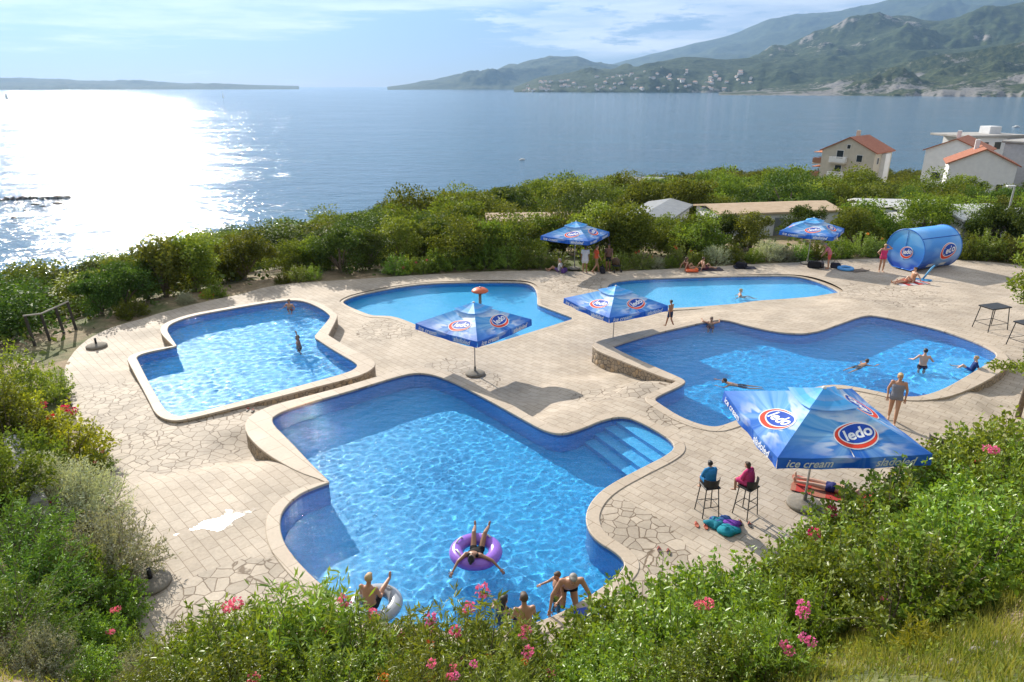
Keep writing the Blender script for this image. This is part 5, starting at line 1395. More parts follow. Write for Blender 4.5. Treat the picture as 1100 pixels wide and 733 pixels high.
# ---- rocks and breakwater in the bay, boats
def breakwater():
    a, b = P(-70, 217, SEA), P(74, 213, SEA); mb = MB(); n = 110
    for i in range(n):
        q = a.lerp(b, i/n)+Vector((RNG.normal(0, .5), RNG.normal(0, .8), .1)); r = RNG.uniform(.3, .75)
        rt = Matrix.Rotation(RNG.uniform(0, 3), 3, Vector(RNG.normal(size=3)).normalized()); mb.ell(q, (r*1.4, r, r*.6), 7, 5, rt)
    o = mb.build('breakwater', mat_var('wet_rock', (.05, .05, .05), (.12, .11, .10), 1, .8, .6)); tag(o, 'long low breakwater of dark boulders in the glittering bay', 'breakwater')
    for px, py, s in ((62, 219, .8), (38, 220, .7), (46, 222, .5), (15, 234, .5), (28, 226, .4)):
        mb = MB(); q = P(px, py, SEA); mb.ell((0, 0, 0), (s*1.7, s, s*.6), 9, 6)
        o = mb.build('sea_rock', bpy.data.materials['wet_rock']); o.location = q; tag(o, 'small dark rock awash in the glittering bay below the breakwater', 'rock', 'rocks in the bay')
breakwater()
def boat(px, py, L_, sail, label):
    q = P(px, py, SEA); t = thing('sailing_boat' if sail else 'motor_boat', label, 'boat', q, RNG.uniform(0, 6))
    mb = MB(); w_ = L_*.15; prf = [(-.5, .8), (-.2, 1), (.2, .85), (.5, .03)]
    v = []
    for z, k in ((-.2, .6), (L_*.09, 1)): v += [(x*L_, y*w_*k, z) for x, y in prf]+[(x*L_, -y*w_*k, z) for x, y in reversed(prf)]
    n = 8; mb.add(v, [tuple(range(n, 2*n))]+[(i, (i+1) % n, (i+1) % n+n, i+n) for i in range(n)]); mb.build('hull', M_WHITE, t)
    mb = MB(); mb.box((-.05*L_, 0, L_*.13), (L_*.35, w_*1.1, L_*.08), bev=.02*L_); mb.build('cabin', M_WHITE, t)
    if sail:
        mb = MB(); mb.tube([(0, 0, 0), (0, 0, L_*1.3)], .012*L_, 6); mb.build('mast', M_STEEL, t); mb = MB(); mb.add([(-.02*L_, .01, L_*.2), (-.45*L_, .05*L_, L_*.2), (-.02*L_, .01, L_*1.25), (-.02*L_, -.01, L_*.2), (-.45*L_, .05*L_-.02, L_*.2), (-.02*L_, -.01, L_*1.25)], [(0, 1, 2), (5, 4, 3), (0, 3, 4, 1), (1, 4, 5, 2)]); mb.build('sail', M_WHITE, t)
boat(8, 106, 11, True, 'tiny white sailing boat far out in front of the low island at the left edge'); boat(240, 104.5, 11, True, 'tiny white sailing boat far out on the sea left of the middle'); boat(1092, 137, 8, False, 'white motor boat on the bay behind the houses at the right edge'); boat(561, 172, 3.5, False, 'tiny white boat on the bay just above the treetops in the middle')

# ---- far town on the peninsula: each house its own thing
def town():
    me = None; src = None
    V, xs = HILLF['town_peninsula']; V2, xs2 = HILLF['cape_hills']
    roofm = mat_var('far_roof', (.36, .22, .16), (.48, .33, .26), .2, .9, 0)
    wallm = mat_var('far_wall', (.6, .57, .52), (.74, .72, .68), .2, .9, 0)
    mb = MB(); w_, l_, e, r_ = 7, 9, 7, 10
    v = [(-l_, -w_, -6), (-l_, w_, -6), (-l_, w_, e), (-l_, 0, r_), (-l_, -w_, e)]; v += [(l_, y, z) for _, y, z in v]
    mb.add(v, [(0, 4, 3, 2, 1), (5, 6, 7, 8, 9), (0, 5, 9, 4), (1, 2, 7, 6)], 0)
    mb.add([(-l_-1, -w_-1, e-.1), (l_+1, -w_-1, e-.1), (l_+1, 0, r_+.9), (-l_-1, 0, r_+.9), (-l_-1, w_+1, e-.1), (l_+1, w_+1, e-.1)], [(0, 1, 2, 3), (3, 2, 5, 4)], 1)
    me = mb.mesh('far_house'); me.materials.append(wallm); me.materials.append(roofm)
    k = 0
    for (Vv, xx, x0, x1, q0, q1, num, lb) in ((V, xs, 562, 810, .0, .55, 120, 'tiny pale house of the town across the bay'), (V2, xs2, 560, 640, .02, .30, 40, 'tiny white house at the foot of the far cape')):
        for _ in range(num):
            px = RNG.uniform(x0, x1); i = int(np.clip((px-xx[0])/(xx[1]-xx[0]), 0, len(xx)-1)); nr = 40 if Vv is V else 34
            u = q0+(q1-q0)*RNG.random()**1.5*(1 if px < 700 else .9); j = int(1+u*(nr-3)); p = Vv[i, j]*.5+Vv[min(i+1, len(xx)-1), j+1]*.5
            if p[2] < SEA+2: p = Vv[i, min(j+2, nr-1)]
            o = bpy.data.objects.new('far_house', me); COL.objects.link(o); o.location = (p[0], p[1], p[2]); o.rotation_euler = (0, 0, RNG.uniform(0, 6.28)); s = RNG.uniform(.45, .95)*(1.3 if Vv is V2 else 1); o.scale = (s*RNG.uniform(.8, 1.5), s, s*RNG.uniform(.8, 1.2))
            tag(o, lb, 'house', lb.replace('tiny', 'tiny').replace('house', 'houses')); k += 1
town()
# ================================================================== PEOPLE
QUEUE = []      # (object with a remesh modifier)
def v3(*a): return Vector(a)
def lerp(a, b, t): return a+(b-a)*t
STAND = dict(pel=v3(0, 0, .93), wst=v3(0, 0, 1.08), cst=v3(0, .01, 1.27), nck=v3(0, -.01, 1.44), hed=v3(0, .03, 1.585), face=v3(0, 1, -.05),
  shL=v3(-.175, 0, 1.38), elL=v3(-.23, -.03, 1.10), wrL=v3(-.235, .05, .86), shR=v3(.175, 0, 1.38), elR=v3(.23, -.03, 1.10), wrR=v3(.235, .05, .86),
  hpL=v3(-.09, 0, .88), knL=v3(-.10, .02, .48), anL=v3(-.10, -.02, .08), toL=v3(-.12, .13, .025), hpR=v3(.09, 0, .88), knR=v3(.10, .02, .48), anR=v3(.10, -.02, .08), toR=v3(.12, .13, .025))
def pose(base=STAND, **k):
    d = {a: b.copy() for a, b in base.items()}
    for a, b in k.items(): d[a] = v3(*b)
    return d
WALK = pose(knL=(-.09, .12, .50), anL=(-.09, .22, .09), toL=(-.10, .37, .05), knR=(.09, -.02, .48), anR=(.09, -.26, .14), toR=(.09, -.14, .03), elL=(-.23, -.12, 1.12), wrL=(-.22, -.14, .88), elR=(.23, .06, 1.12), wrR=(.20, .2, .92))
def seat(h=0.):   # sitting upright, seat surface at z=0
    return pose(pel=(0, 0, .10), wst=(0, -.02, .25), cst=(0, 0, .44), nck=(0, .01, .61), hed=(0, .06, .75), shL=(-.17, .0, .55), shR=(.17, .0, .55), elL=(-.23, .08, .30), wrL=(-.16, .28, .20), elR=(.23, .08, .30), wrR=(.16, .28, .20),
      hpL=(-.09, .03, .09), knL=(-.11, .43, .09), anL=(-.11, .42, -.30), toL=(-.12, .56, -.37), hpR=(.09, .03, .09), knR=(.11, .43, .09), anR=(.11, .42, -.30), toR=(.12, .56, -.37))
SEAT = seat()
GROUND_SIT = pose(pel=(0, 0, .11), wst=(0, -.05, .25), cst=(0, -.10, .43), nck=(0, -.12, .60), hed=(0, -.08, .74), shL=(-.17, -.11, .54), shR=(.17, -.11, .54), elL=(-.26, -.26, .32), wrL=(-.28, -.36, .07), elR=(.26, -.26, .32), wrR=(.28, -.36, .07),
      hpL=(-.09, .03, .10), knL=(-.12, .36, .36), anL=(-.11, .60, .09), toL=(-.12, .74, .04), hpR=(.09, .03, .10), knR=(.12, .40, .20), anR=(.13, .78, .08), toR=(.14, .85, .17))
# lying on the back along +y (head at -y)
LIE = pose(pel=(0, 0, .11), wst=(0, -.15, .11), cst=(0, -.34, .13), nck=(0, -.51, .12), hed=(0, -.66, .14), face=(0, .1, 1), shL=(-.18, -.45, .11), shR=(.18, -.45, .11), elL=(-.30, -.22, .07), wrL=(-.30, .02, .06), elR=(.30, -.22, .07), wrR=(.30, .02, .06),
      hpL=(-.09, .06, .10), knL=(-.10, .48, .12), anL=(-.10, .88, .08), toL=(-.13, .93, .20), hpR=(.09, .06, .10), knR=(.11, .48, .12), anR=(.12, .88, .08), toR=(.16, .93, .20))
# swimming, prone, travelling +y; z=0 is the water line
SWIM = pose(pel=(0, -.45, -.16), wst=(0, -.30, -.12), cst=(0, -.12, -.07), nck=(0, .06, .00), hed=(0, .17, .10), face=(0, 1, .1), shL=(-.18, .0, -.05), shR=(.18, .0, -.05), elL=(-.36, .20, -.10), wrL=(-.30, .44, -.06), elR=(.36, .16, -.06), wrR=(.38, .40, -.02),
      hpL=(-.09, -.50, -.18), knL=(-.15, -.90, -.24), anL=(-.12, -1.28, -.22), toL=(-.12, -1.42, -.26), hpR=(.09, -.50, -.18), knR=(.14, -.90, -.24), anR=(.14, -1.28, -.30), toR=(.14, -1.42, -.34))
def wade(depth_z):   # standing with the water line at height depth_z of the body
    p = pose(elL=(-.34, .05, 1.18), wrL=(-.40, .25, 1.12), elR=(.34, .05, 1.18), wrR=(.40, .25, 1.12))
    return {k: (b if k == 'face' else b-v3(0, 0, depth_z)) for k, b in p.items()}
SKINM = {'fair': mat_var('fair_skin', (.56, .33, .23), (.62, .38, .27), 6, .5, .1), 'tan': mat_var('tanned_skin', (.40, .205, .125), (.46, .25, .155), 6, .48, .1), 'dark': mat_var('brown_skin', (.25, .125, .075), (.30, .155, .095), 6, .48, .1)}
HAIRM = {'brown': mat_var('brown_hair', (.06, .035, .02), (.10, .06, .035), 40, .6, .4), 'black': mat_var('black_hair', (.012, .010, .010), (.03, .025, .02), 40, .5, .4), 'blond': mat_var('blond_hair', (.38, .26, .12), (.48, .34, .17), 40, .6, .4), 'grey': mat_var('grey_hair', (.22, .20, .18), (.32, .30, .28), 40, .6, .4)}
EYEM = pl('dark_eyes', (.02, .015, .012), .2)
CM = {}
def cm(c):
    if c not in CM: CM[c] = cloth_mat('swim_cloth_%d' % len(CM), c, .08)
    return CM[c]
def frame(J):
    f = J['face'].normalized(); up = (J['hed']-J['nck']).normalized()
    if abs(f.dot(up)) > .9: up = f.orthogonal()
    r = f.cross(up).normalized(); u = r.cross(f).normalized()
    return Matrix((r, f, u)).transposed()          # columns: right, forward, up
def torso(mb, J, infl=0., t0=0., t1=1.):
    """lofted trunk; t0..t1 picks a stretch from hips (0) to neck (1)"""
    sp = [J['pel']+(J['pel']-J['wst'])*.45, J['pel'], J['wst'], J['cst'], lerp(J['cst'], J['nck'], .62), J['nck']]
    ts = [0, .16, .38, .68, .9, 1.]
    wd = [.125, .168, .138, .165, .150, .055]; dp = [.085, .118, .100, .112, .082, .055]
    bw = J.get('build', 1.) if not isinstance(J.get('build', 1.), Vector) else 1.
    sh = (J['shR']-J['shL']).normalized(); hp_ = (J['hpR']-J['hpL']).normalized()
    N_ = 16; vs = []; rows = 0
    for i in np.linspace(t0, t1, 14):
        c = v3(*[np.interp(i, ts, [p[k] for p in sp]) for k in range(3)])
        a = np.interp(i, ts, wd)*J['fat']+infl; b = np.interp(i, ts, dp)*(J['fat']**1.3)+infl
        e = .02
        t_ = v3(*[np.interp(min(1, i+e), ts, [p[k] for p in sp])-np.interp(max(0, i-e), ts, [p[k] for p in sp]) for k in range(3)]).normalized()
        s = lerp(hp_, sh, i); s = (s-t_*s.dot(t_)).normalized(); f = t_.cross(s)
        for k in range(N_):
            q = 2*PI*k/N_; vs.append(c+s*(a*math.cos(q))+f*(b*math.sin(q)))
        rows += 1
    fs = [(j*N_+k, j*N_+(k+1) % N_, (j+1)*N_+(k+1) % N_, (j+1)*N_+k) for j in range(rows-1) for k in range(N_)]
    fs += [tuple(range(N_-1, -1, -1)), tuple((rows-1)*N_+k for k in range(N_))]
    mb.add(vs, fs)
def hand(mb, wr, el, side, J):
    d = (wr-el).normalized(); up = v3(0, 0, 1)
    s = d.cross(up); s = s.normalized() if s.length > .1 else v3(1, 0, 0)
    n = s.cross(d).normalized()
    mb.ell(wr+d*.045, (.042, .052, .018), 10, 6, Matrix((s, d, n)).transposed())
    for i, (o, L) in enumerate(((-.030, .062), (-.010, .072), (.010, .068), (.029, .052))):
        b = wr+d*.085+s*o; m = b+d*L*.55-n*.006+s*o*.15; e = m+d*L*.42-n*.022
        mb.tube([b, m, e], [.0098, .0088, .0065], 6)
    b = wr+d*.03+s*.036*side; m = b+s*.028*side+d*.028; mb.tube([b, m, m+d*.03+s*.004*side], [.011, .010, .007], 6)
def remesh(mb, name, mat, parent, vox=.012, it=4, extra=None):
    o = mb.build(name, mat, parent, True)
    m = o.modifiers.new('r', 'REMESH'); m.mode = 'VOXEL'; m.voxel_size = vox; m.use_smooth_shade = True
    s = o.modifiers.new('s', 'SMOOTH'); s.factor = .5; s.iterations = it
    QUEUE.append((o, extra)); return o
def head_shapes(mb, J):
    M = frame(J); c = J['hed']
    def at(x, y, z): return c+M @ v3(x, y, z)
    mb.ell(at(0, -.012, .022), (.074, .094, .098), 16, 11, M); mb.ell(at(0, .028, -.045), (.052, .058, .066), 14, 9, M)
    mb.ell(at(0, .090, -.018), (.013, .018, .024), 8, 6, M)
    for s in (-1, 1): mb.ell(at(s*.077, -.01, -.008), (.012, .02, .03), 8, 6, M)
def limb(mb, a, b, ra, rb, bulge=0.):
    m = lerp(a, b, .35); mb.cap(a, ra, m, (ra+rb)/2+bulge); mb.cap(m, (ra+rb)/2+bulge, b, rb)
def person(label, J, loc, rz=0., sc=1., skin='fair', hair=('brown', 'short'), clothes=(), fat=1., group=None, wet=False, child=False, name='person'):
    J = dict(J); J['fat'] = fat
    if child:   # larger head on a smaller body
        pass
    t = thing(name, label, 'person', loc, rz, group); t.scale = (sc, sc, sc)
    mb = MB(); torso(mb, J); hs = 1.18 if child else 1.0
    Jh = J
    head_shapes(mb, J)
    mb.cap(J['nck']-(J['hed']-J['nck'])*.15, .056, lerp(J['nck'], J['hed'], .6), .050)
    f = fat
    for s in 'LR':
        sh, el, wr, hp_, kn, an, to = (J[k+s] for k in ('sh', 'el', 'wr', 'hp', 'kn', 'an', 'to'))
        mb.cap(lerp(J['cst'], sh, .55), .07*f, sh, .056*f)
        limb(mb, sh, el, .050*f, .038*f, .003); limb(mb, el, wr, .037*f, .025, .003)
        mb.cap(lerp(J['pel'], hp_, .6), .095*f, hp_, .088*f)
        limb(mb, hp_, kn, .084*f, .053*f, .004); limb(mb, kn, an, .052*f, .036, .008)
        heel = an+(an-kn).normalized()*.035-(to-an).normalized()*.03
        mb.cap(an, .036, heel, .030); mb.cap(heel, .030, to, .026); mb.cap(lerp(heel, to, .6), .034, to, .028)
    hx = MB()
    for s, k in (('L', -1), ('R', 1)): hand(hx, J['wr'+s], J['el'+s], -k, J)
    body = remesh(mb, 'body', SKINM[skin], t, .0125, 3, hx)
    parts = [body]
    # eyes
    M = frame(J); mb = MB()
    for s in (-1, 1): mb.ell(J['hed']+M @ v3(s*.029, .081, .008), (.011, .006, .007), 8, 5, M)
    mb.ell(J['hed']+M @ v3(0, .083, -.052), (.022, .006, .006), 8, 5, M)
    parts.append(mb.build('eyes', EYEM, t, True))
    if hair:
        hm, st = hair; mb = MB(); c = J['hed']
        def at(x, y, z): return c+M @ v3(x, y, z)
        mb.ell(at(0, -.032, .040), (.084, .094, .092), 16, 10, M); mb.ell(at(0, .02, .085), (.066, .072, .036), 12, 8, M)
        if st == 'long':
            mb.ell(at(0, -.075, -.03), (.078, .05, .11), 12, 8, M); mb.ell(at(0, -.085, -.12), (.07, .04, .10), 12, 8, M)
        elif st == 'bob':
            mb.ell(at(0, -.06, -.02), (.085, .06, .085), 12, 8, M)
        elif st == 'bun':
            mb.ell(at(0, -.10, .095), (.042, .042, .04), 10, 8, M)
        parts.append(remesh(mb, 'hair', HAIRM[hm], t, .011, 2))
    for kind, col in clothes:
        mb = MB()
        if kind in ('trunks', 'briefs'):
            torso(mb, J, .014, 0., .27)
            k = .55 if kind == 'trunks' else .10
            for s in 'LR':
                hp_, kn = J['hp'+s], J['kn'+s]; mb.cap(lerp(J['pel'], hp_, .6), .108*f, lerp(hp_, kn, .02), .101*f)
                mb.cap(hp_, .100*f, lerp(hp_, kn, k), (.078 if k > .2 else .097)*f)
            parts.append(remesh(mb, 'swim_trunks' if kind == 'trunks' else 'swim_briefs', cm(col), t, .012, 2))
        elif kind == 'swimsuit':
            torso(mb, J, .011, 0., .80)
            for s in 'LR':
                mb.cap(lerp(J['pel'], J['hp'+s], .6), .104*f, lerp(J['hp'+s], J['kn'+s], .04), .097*f)
                fr = J['cst']+(J['cst']-J['nck'])*-.1; mb.cap(lerp(J['cst'], J['sh'+s], .45), .088*f, lerp(J['nck'], J['sh'+s], .5), .045)
            parts.append(remesh(mb, 'swimsuit', cm(col), t, .012, 2))
        elif kind == 'top':
            torso(mb, J, .011, .60, .76); parts.append(remesh(mb, 'swim_top', cm(col), t, .012, 2))
        elif kind == 'shirt':
            torso(mb, J, .018, .10, .97)
            for s in 'LR': mb.cap(lerp(J['cst'], J['sh'+s], .6), .085*f, J['sh'+s], .072*f); mb.cap(J['sh'+s], .070*f, lerp(J['sh'+s], J['el'+s], .6), .058*f)
            parts.append(remesh(mb, 'shirt', cm(col), t, .012, 2))
        elif kind == 'wrap':   # towel round the trunk
            torso(mb, J, .035, .0, .70)
            for s in 'LR': mb.cap(J['hp'+s], .12*f, lerp(J['hp'+s], J['kn'+s], .5), .115*f); 
            mb.cap(lerp(J['hpL'], J['knL'], .3), .13, lerp(J['hpR'], J['knR'], .3), .13)
            parts.append(remesh(mb, 'towel_wrap', cm(col), t, .014, 3))
        elif kind == 'cape':   # towel over shoulders, arms and lap
            torso(mb, J, .045, .05, .93)
            for s in 'LR':
                mb.cap(J['sh'+s], .09, J['el'+s], .085); mb.cap(J['el'+s], .085, J['wr'+s], .07)
                mb.cap(J['hp'+s], .11, lerp(J['hp'+s], J['kn'+s], .75), .10)
            mb.cap(lerp(J['nck'], J['shL'], .4), .07, lerp(J['nck'], J['shR'], .4), .07)
            parts.append(remesh(mb, 'towel', cm(col), t, .014, 3))
    if wet:
        for p_ in parts: p_.cycles.is_caustics_receiver = True
    return t
def water_at(px, py, pool): 
    return P(px, py, POOLS[pool]['wz'])
# ---- the bathers
person('boy in dark shorts walking along the edge of the wavy pool', WALK, hit_deck(719, 352)+v3(0, 0, .02), R(35), .78, 'dark', ('black', 'short'), [('trunks', (.02, .05, .14))], child=True)
EDGE_REST = pose(pel=(0, 0, -.42), wst=(0, .02, -.26), cst=(0, .04, -.05), nck=(0, .06, .12), hed=(0, .10, .26), shL=(-.19, .06, .07), shR=(.19, .06, .07), elL=(-.40, .0, .10), wrL=(-.42, -.22, .13), elR=(.40, .0, .10), wrR=(.42, -.22, .13), hpL=(-.09, .02, -.46), knL=(-.10, .12, -.86), anL=(-.1, .02, -1.2), toL=(-.1, .14, -1.28), hpR=(.09, .02, -.46), knR=(.10, .12, -.86), anR=(.1, .02, -1.2), toR=(.1, .14, -1.28))
person('bather resting both arms on the coping at the far corner of the wavy pool', EDGE_REST, water_at(763, 347, 'right')+v3(0, -.1, 0), R(170), .9, 'tan', ('brown', 'short'), [('trunks', (.3, .05, .05))], wet=True)
person('dark haired swimmer near the front bay of the wavy pool', SWIM, water_at(782, 412, 'right'), R(80), .85, 'tan', ('black', 'short'), [('trunks', (.02, .04, .1))], wet=True)
person('swimmer with outstretched arms in the middle of the wavy pool', SWIM, water_at(929, 391, 'right'), R(-60), .8, 'tan', ('brown', 'short'), [('trunks', (.05, .05, .05))], wet=True)
person('bather in dark trunks standing waist deep in the wavy pool', wade(.97), water_at(991, 393, 'right'), R(-20), .95, 'fair', ('black', 'short'), [('trunks', (.02, .025, .06))], wet=True)
KS = pose(GROUND_SIT); 
person('child in a blue shirt sitting on the pool steps, leaning back on one arm', KS, P(1043, 398, -.14)-v3(0, 0, .10), R(62), .82, 'fair', ('blond', 'short'), [('shirt', (.025, .06, .20)), ('trunks', (.03, .12, .5))], wet=True)
WOMAN = pose(WALK, elR=(.26, -.06, 1.12), wrR=(.24, .05, .89), elL=(-.26, -.05, 1.12), wrL=(-.25, .02, .88), face=(-.3, 1, -.1))
person('blond woman in a grey swimsuit walking beside the wavy pool', WOMAN, hit_deck(957, 454), R(150), 1.0, 'tan', ('blond', 'bob'), [('swimsuit', (.24, .25, .30))], 1.12)
KID = pose(SEAT, elL=(-.20, .14, .30), wrL=(-.05, .26, .22), elR=(.20, .14, .30), wrR=(.05, .26, .22), cst=(0, .03, .42), nck=(0, .08, .58), hed=(0, .15, .70), shL=(-.15, .06, .52), shR=(.15, .06, .52))
person('child in a blue towel sitting on the left bar stool', KID, ST1+v3(0, 0, .825), R(12), .74, 'tan', ('black', 'short'), [('cape', (.035, .22, .48))], child=True)
person('child wrapped in a pink towel sitting on the right bar stool', KID, ST2+v3(0, 0, .825), R(38), .74, 'tan', ('brown', 'bob'), [('cape', (.62, .06, .20))], child=True)
SB = hit_deck(893, 528)
person('woman in a dark blue bikini sunbathing on a towel under the hedge', pose(LIE, elL=(-.34, -.40, .08), wrL=(-.24, -.62, .06)), SB+v3(0, 0, .02), R(62), 1.0, 'fair', ('blond', 'long'), [('briefs', (.025, .03, .14)), ('top', (.10, .14, .30))])
# ring floater
RP = water_at(511, 598, 'big')
RL = pose(LIE, pel=(0, .12, .02), wst=(0, -.02, .10), cst=(0, -.18, .20), nck=(0, -.33, .28), hed=(0, -.47, .34), face=(0, .35, 1), shL=(-.18, -.26, .25), shR=(.18, -.26, .25), elL=(-.32, -.48, .20), wrL=(-.40, -.70, .08), elR=(.46, -.34, .20), wrR=(.66, -.46, .08),
  hpL=(-.09, .20, .06), knL=(-.14, .52, .30), anL=(-.18, .88, .20), toL=(-.2, .98, .28), hpR=(.09, .20, .06), knR=(.14, .52, .32), anR=(.16, .86, .24), toR=(.18, .96, .32))
person('dark haired person in black lying back in the purple swim ring, arms spread', RL, RP, R(-8), .96, 'dark', ('black', 'bun'), [('swimsuit', (.012, .012, .014))])
def swim_ring(p, rz, c, label, Rr=.45, r=.165, stripes=None, flat=False):
    t = thing('swim_ring', label, 'swim ring', p, rz); mb = MB(); n, m_ = 40, 14; vs = []
    for i in range(n):
        a = 2*PI*i/n
        for j in range(m_): q = 2*PI*j/m_; vs.append(((Rr+r*math.cos(q))*math.cos(a), (Rr+r*math.cos(q))*math.sin(a), r*math.sin(q)*.85))
    mb.add(vs, [(i*m_+j, ((i+1) % n)*m_+j, ((i+1) % n)*m_+(j+1) % m_, i*m_+(j+1) % m_) for i in range(n) for j in range(m_)])
    o = mb.build('tube', pl('ring_vinyl', c, .25, .5, 0, .9), t, True)
    if not flat:
        for a in (R(60), R(150), R(210)):
            mb = MB(); x, y = Rr*math.cos(a), Rr*math.sin(a); tx, ty = -math.sin(a), math.cos(a)
            mb.tube([(x-tx*.12, y-ty*.12, r*.83), (x-tx*.06, y-ty*.06, r*1.1), (x+tx*.06, y+ty*.06, r*1.1), (x+tx*.12, y+ty*.12, r*.83)], .02, 6); mb.build('handle', M_WHITE, t, True)
    return t
swim_ring(RP+v3(0, .1, .06), 0, (.28, .13, .60), 'purple swim ring floating in the large front pool')
# near edge of the front pool
MAN = pose(pel=(0, -.18, .28), wst=(0, -.04, .40), cst=(0, .12, .56), nck=(0, .24, .70), hed=(0, .34, .80), face=(.1, 1, -.35), shL=(-.20, .18, .66), shR=(.20, .18, .66), elL=(-.36, .26, .36), wrL=(-.34, .40, .09), elR=(.38, .22, .36), wrR=(.44, .32, .09),
  hpL=(-.10, -.18, .22), knL=(-.14, .05, -.12), anL=(-.13, -.30, -.30), toL=(-.13, -.42, -.38), hpR=(.10, -.18, .22), knR=(.14, .05, -.12), anR=(.13, -.30, -.30), toR=(.13, -.42, -.38))
MP = hit_deck(618, 651); MP.z = .0
person('bald tanned man in black trunks climbing out over the near edge of the front pool', MAN, MP+v3(-.12, .12, 0), R(185), 1.02, 'tan', ('grey', 'short'), [('briefs', (.012, .012, .014))], 1.12, wet=True)
person('child in the water behind the climbing man at the near edge', wade(.85), water_at(599, 648, 'big')+v3(0, .15, 0), R(120), .78, 'tan', ('brown', 'short'), [('trunks', (.3, .35, .05))], wet=True, child=True)
def board():
    p = hit_deck(634, 661); t = thing('swim_board', 'blue toy board lying on the coping in front of the climbing man', 'swim board', p+v3(0, 0, .01), R(15))
    mb = MB(); pts = [(-.36, -.13), (-.2, -.19), (.2, -.19), (.36, -.1), (.38, .06), (.22, .18), (-.22, .18), (-.37, .1)]; n = len(pts)
    mb.add([(x, y, .0) for x, y in pts]+[(x, y, .05) for x, y in pts], [tuple(range(n-1, -1, -1)), tuple(range(n, 2*n))]+[(i, (i+1) % n, (i+1) % n+n, i+n) for i in range(n)]); mb.build('deck', pl('board_blue', (.02, .07, .45), .4), t)
    mb = MB(); mb.ell((.05, .03, .06), (.14, .07, .03), 10, 6); mb.build('green_figure', pl('board_green', (.10, .35, .10), .4), t, True)
board()
person('dark haired bather up to the neck at the near edge of the front pool', wade(1.26), water_at(541, 668, 'big')+v3(0, .25, 0), R(-30), .95, 'fair', ('black', 'long'), [('swimsuit', (.1, .1, .12))], wet=True)
BACK = pose(SEAT); 
e_ = hit_deck(563, 676)
person('brown haired man seen from behind at the near edge of the front pool', BACK, e_+v3(0, -.05, .0), R(10), 1.0, 'tan', ('brown', 'short'), [('trunks', (.03, .03, .06))], wet=True)
rp2 = water_at(398, 655, 'big')
swim_ring(rp2+v3(.08, .1, .05), 0, (.36, .38, .42), 'pale grey swim ring at the near edge of the front pool behind the oleanders', .42, .15)
RS = pose(SEAT, knL=(-.12, .40, .06), anL=(-.1, .60, -.25), toL=(-.1, .72, -.30), knR=(.14, .36, .26), anR=(.16, .66, .30), toR=(.16, .72, .42))
person('blond person sitting in the pale grey swim ring, seen from behind', RS, rp2+v3(0, 0, .03), R(-15), .95, 'tan', ('blond', 'short'), [('trunks', (.03, .03, .04))])
# raised left pool and shallow pools
person('bather waving one arm in the raised left pool', {**wade(1.22), 'elL': v3(-.30, .05, .40), 'wrL': v3(-.26, .1, .66)}, water_at(321, 371, 'left'), R(120), .92, 'dark', ('black', 'short'), [('trunks', (.03, .03, .05))], wet=True)
person('bather low in the water at the far edge of the raised left pool', wade(1.22), water_at(311, 330, 'left'), R(170), .85, 'tan', ('brown', 'short'), [('trunks', (.4, .05, .06))], wet=True)
person('bather kneeling in the shallow pool at the rear edge of the terrace', {k: (b if k == 'face' else b-v3(0, 0, .62)) for k, b in pose(GROUND_SIT).items()} | {}, water_at(797, 318, 'back')+v3(0, 0, .18), R(-100), .9, 'fair', ('blond', 'short'), [('trunks', (.3, .3, .3))], wet=True)
# along the rear hedge
person('person wrapped in a white towel standing under the rear parasol, seen from behind', STAND, hit_deck(628, 293), R(-10), 1.0, 'dark', ('black', 'bob'), [('shirt', (.72, .73, .78)), ('wrap', (.72, .73, .78))])
person('person in an orange red shirt standing under the rear parasol', WALK, hit_deck(640, 293), R(-80), 1.0, 'tan', ('brown', 'short'), [('shirt', (.75, .13, .06)), ('trunks', (.35, .22, .12))])
person('person in dark clothes standing in the shade right of the orange shirt', STAND, hit_deck(653, 291), R(160), .98, 'dark', ('black', 'short'), [('shirt', (.18, .10, .08)), ('trunks', (.03, .03, .03))])
person('person in white sitting on the paving left of the rear parasol', GROUND_SIT, hit_deck(600, 292), R(80), .95, 'tan', ('grey', 'short'), [('shirt', (.62, .60, .62)), ('trunks', (.18, .12, .28))])
person('sunbather sitting beside an orange float at the rear hedge', GROUND_SIT, hit_deck(738, 290), R(-70), .95, 'tan', ('brown', 'long'), [('swimsuit', (.25, .08, .05))])
person('sunbather leaning back on a dark towel in the middle of the rear hedge', GROUND_SIT, hit_deck(756, 290), R(-75), .95, 'tan', ('brown', 'short'), [('trunks', (.1, .03, .05))])
person('person in pink bending over the bags beside the right hand rear parasol', pose(STAND, wst=(0, .03, 1.06), cst=(0, .14, 1.22), nck=(0, .25, 1.35), hed=(0, .34, 1.46), shL=(-.17, .2, 1.31), shR=(.17, .2, 1.31), elL=(-.2, .28, 1.06), elR=(.2, .28, 1.06), wrL=(-.16, .40, .86), wrR=(.16, .40, .86)), hit_deck(889, 289), R(70), 1.0, 'tan', ('grey', 'short'), [('shirt', (.6, .2, .25)), ('trunks', (.65, .12, .10))])
person('woman in a pink swimsuit standing left of the drum kiosk, hand raised', pose(STAND, elL=(-.38, .05, 1.45), wrL=(-.16, .08, 1.62), elR=(.34, -.02, 1.16), wrR=(.20, .05, 1.00)), hit_deck(946, 292), R(172), 1.0, 'tan', ('blond', 'short'), [('swimsuit', (.70, .06, .20)), ('briefs', (.70, .06, .20))], 1.12)
kp = hit_deck(979, 303)
person('sunbather sitting on towels in front of the drum kiosk', GROUND_SIT, kp, R(100), 1.0, 'fair', ('brown', 'short'), [('swimsuit', (.55, .30, .18))])
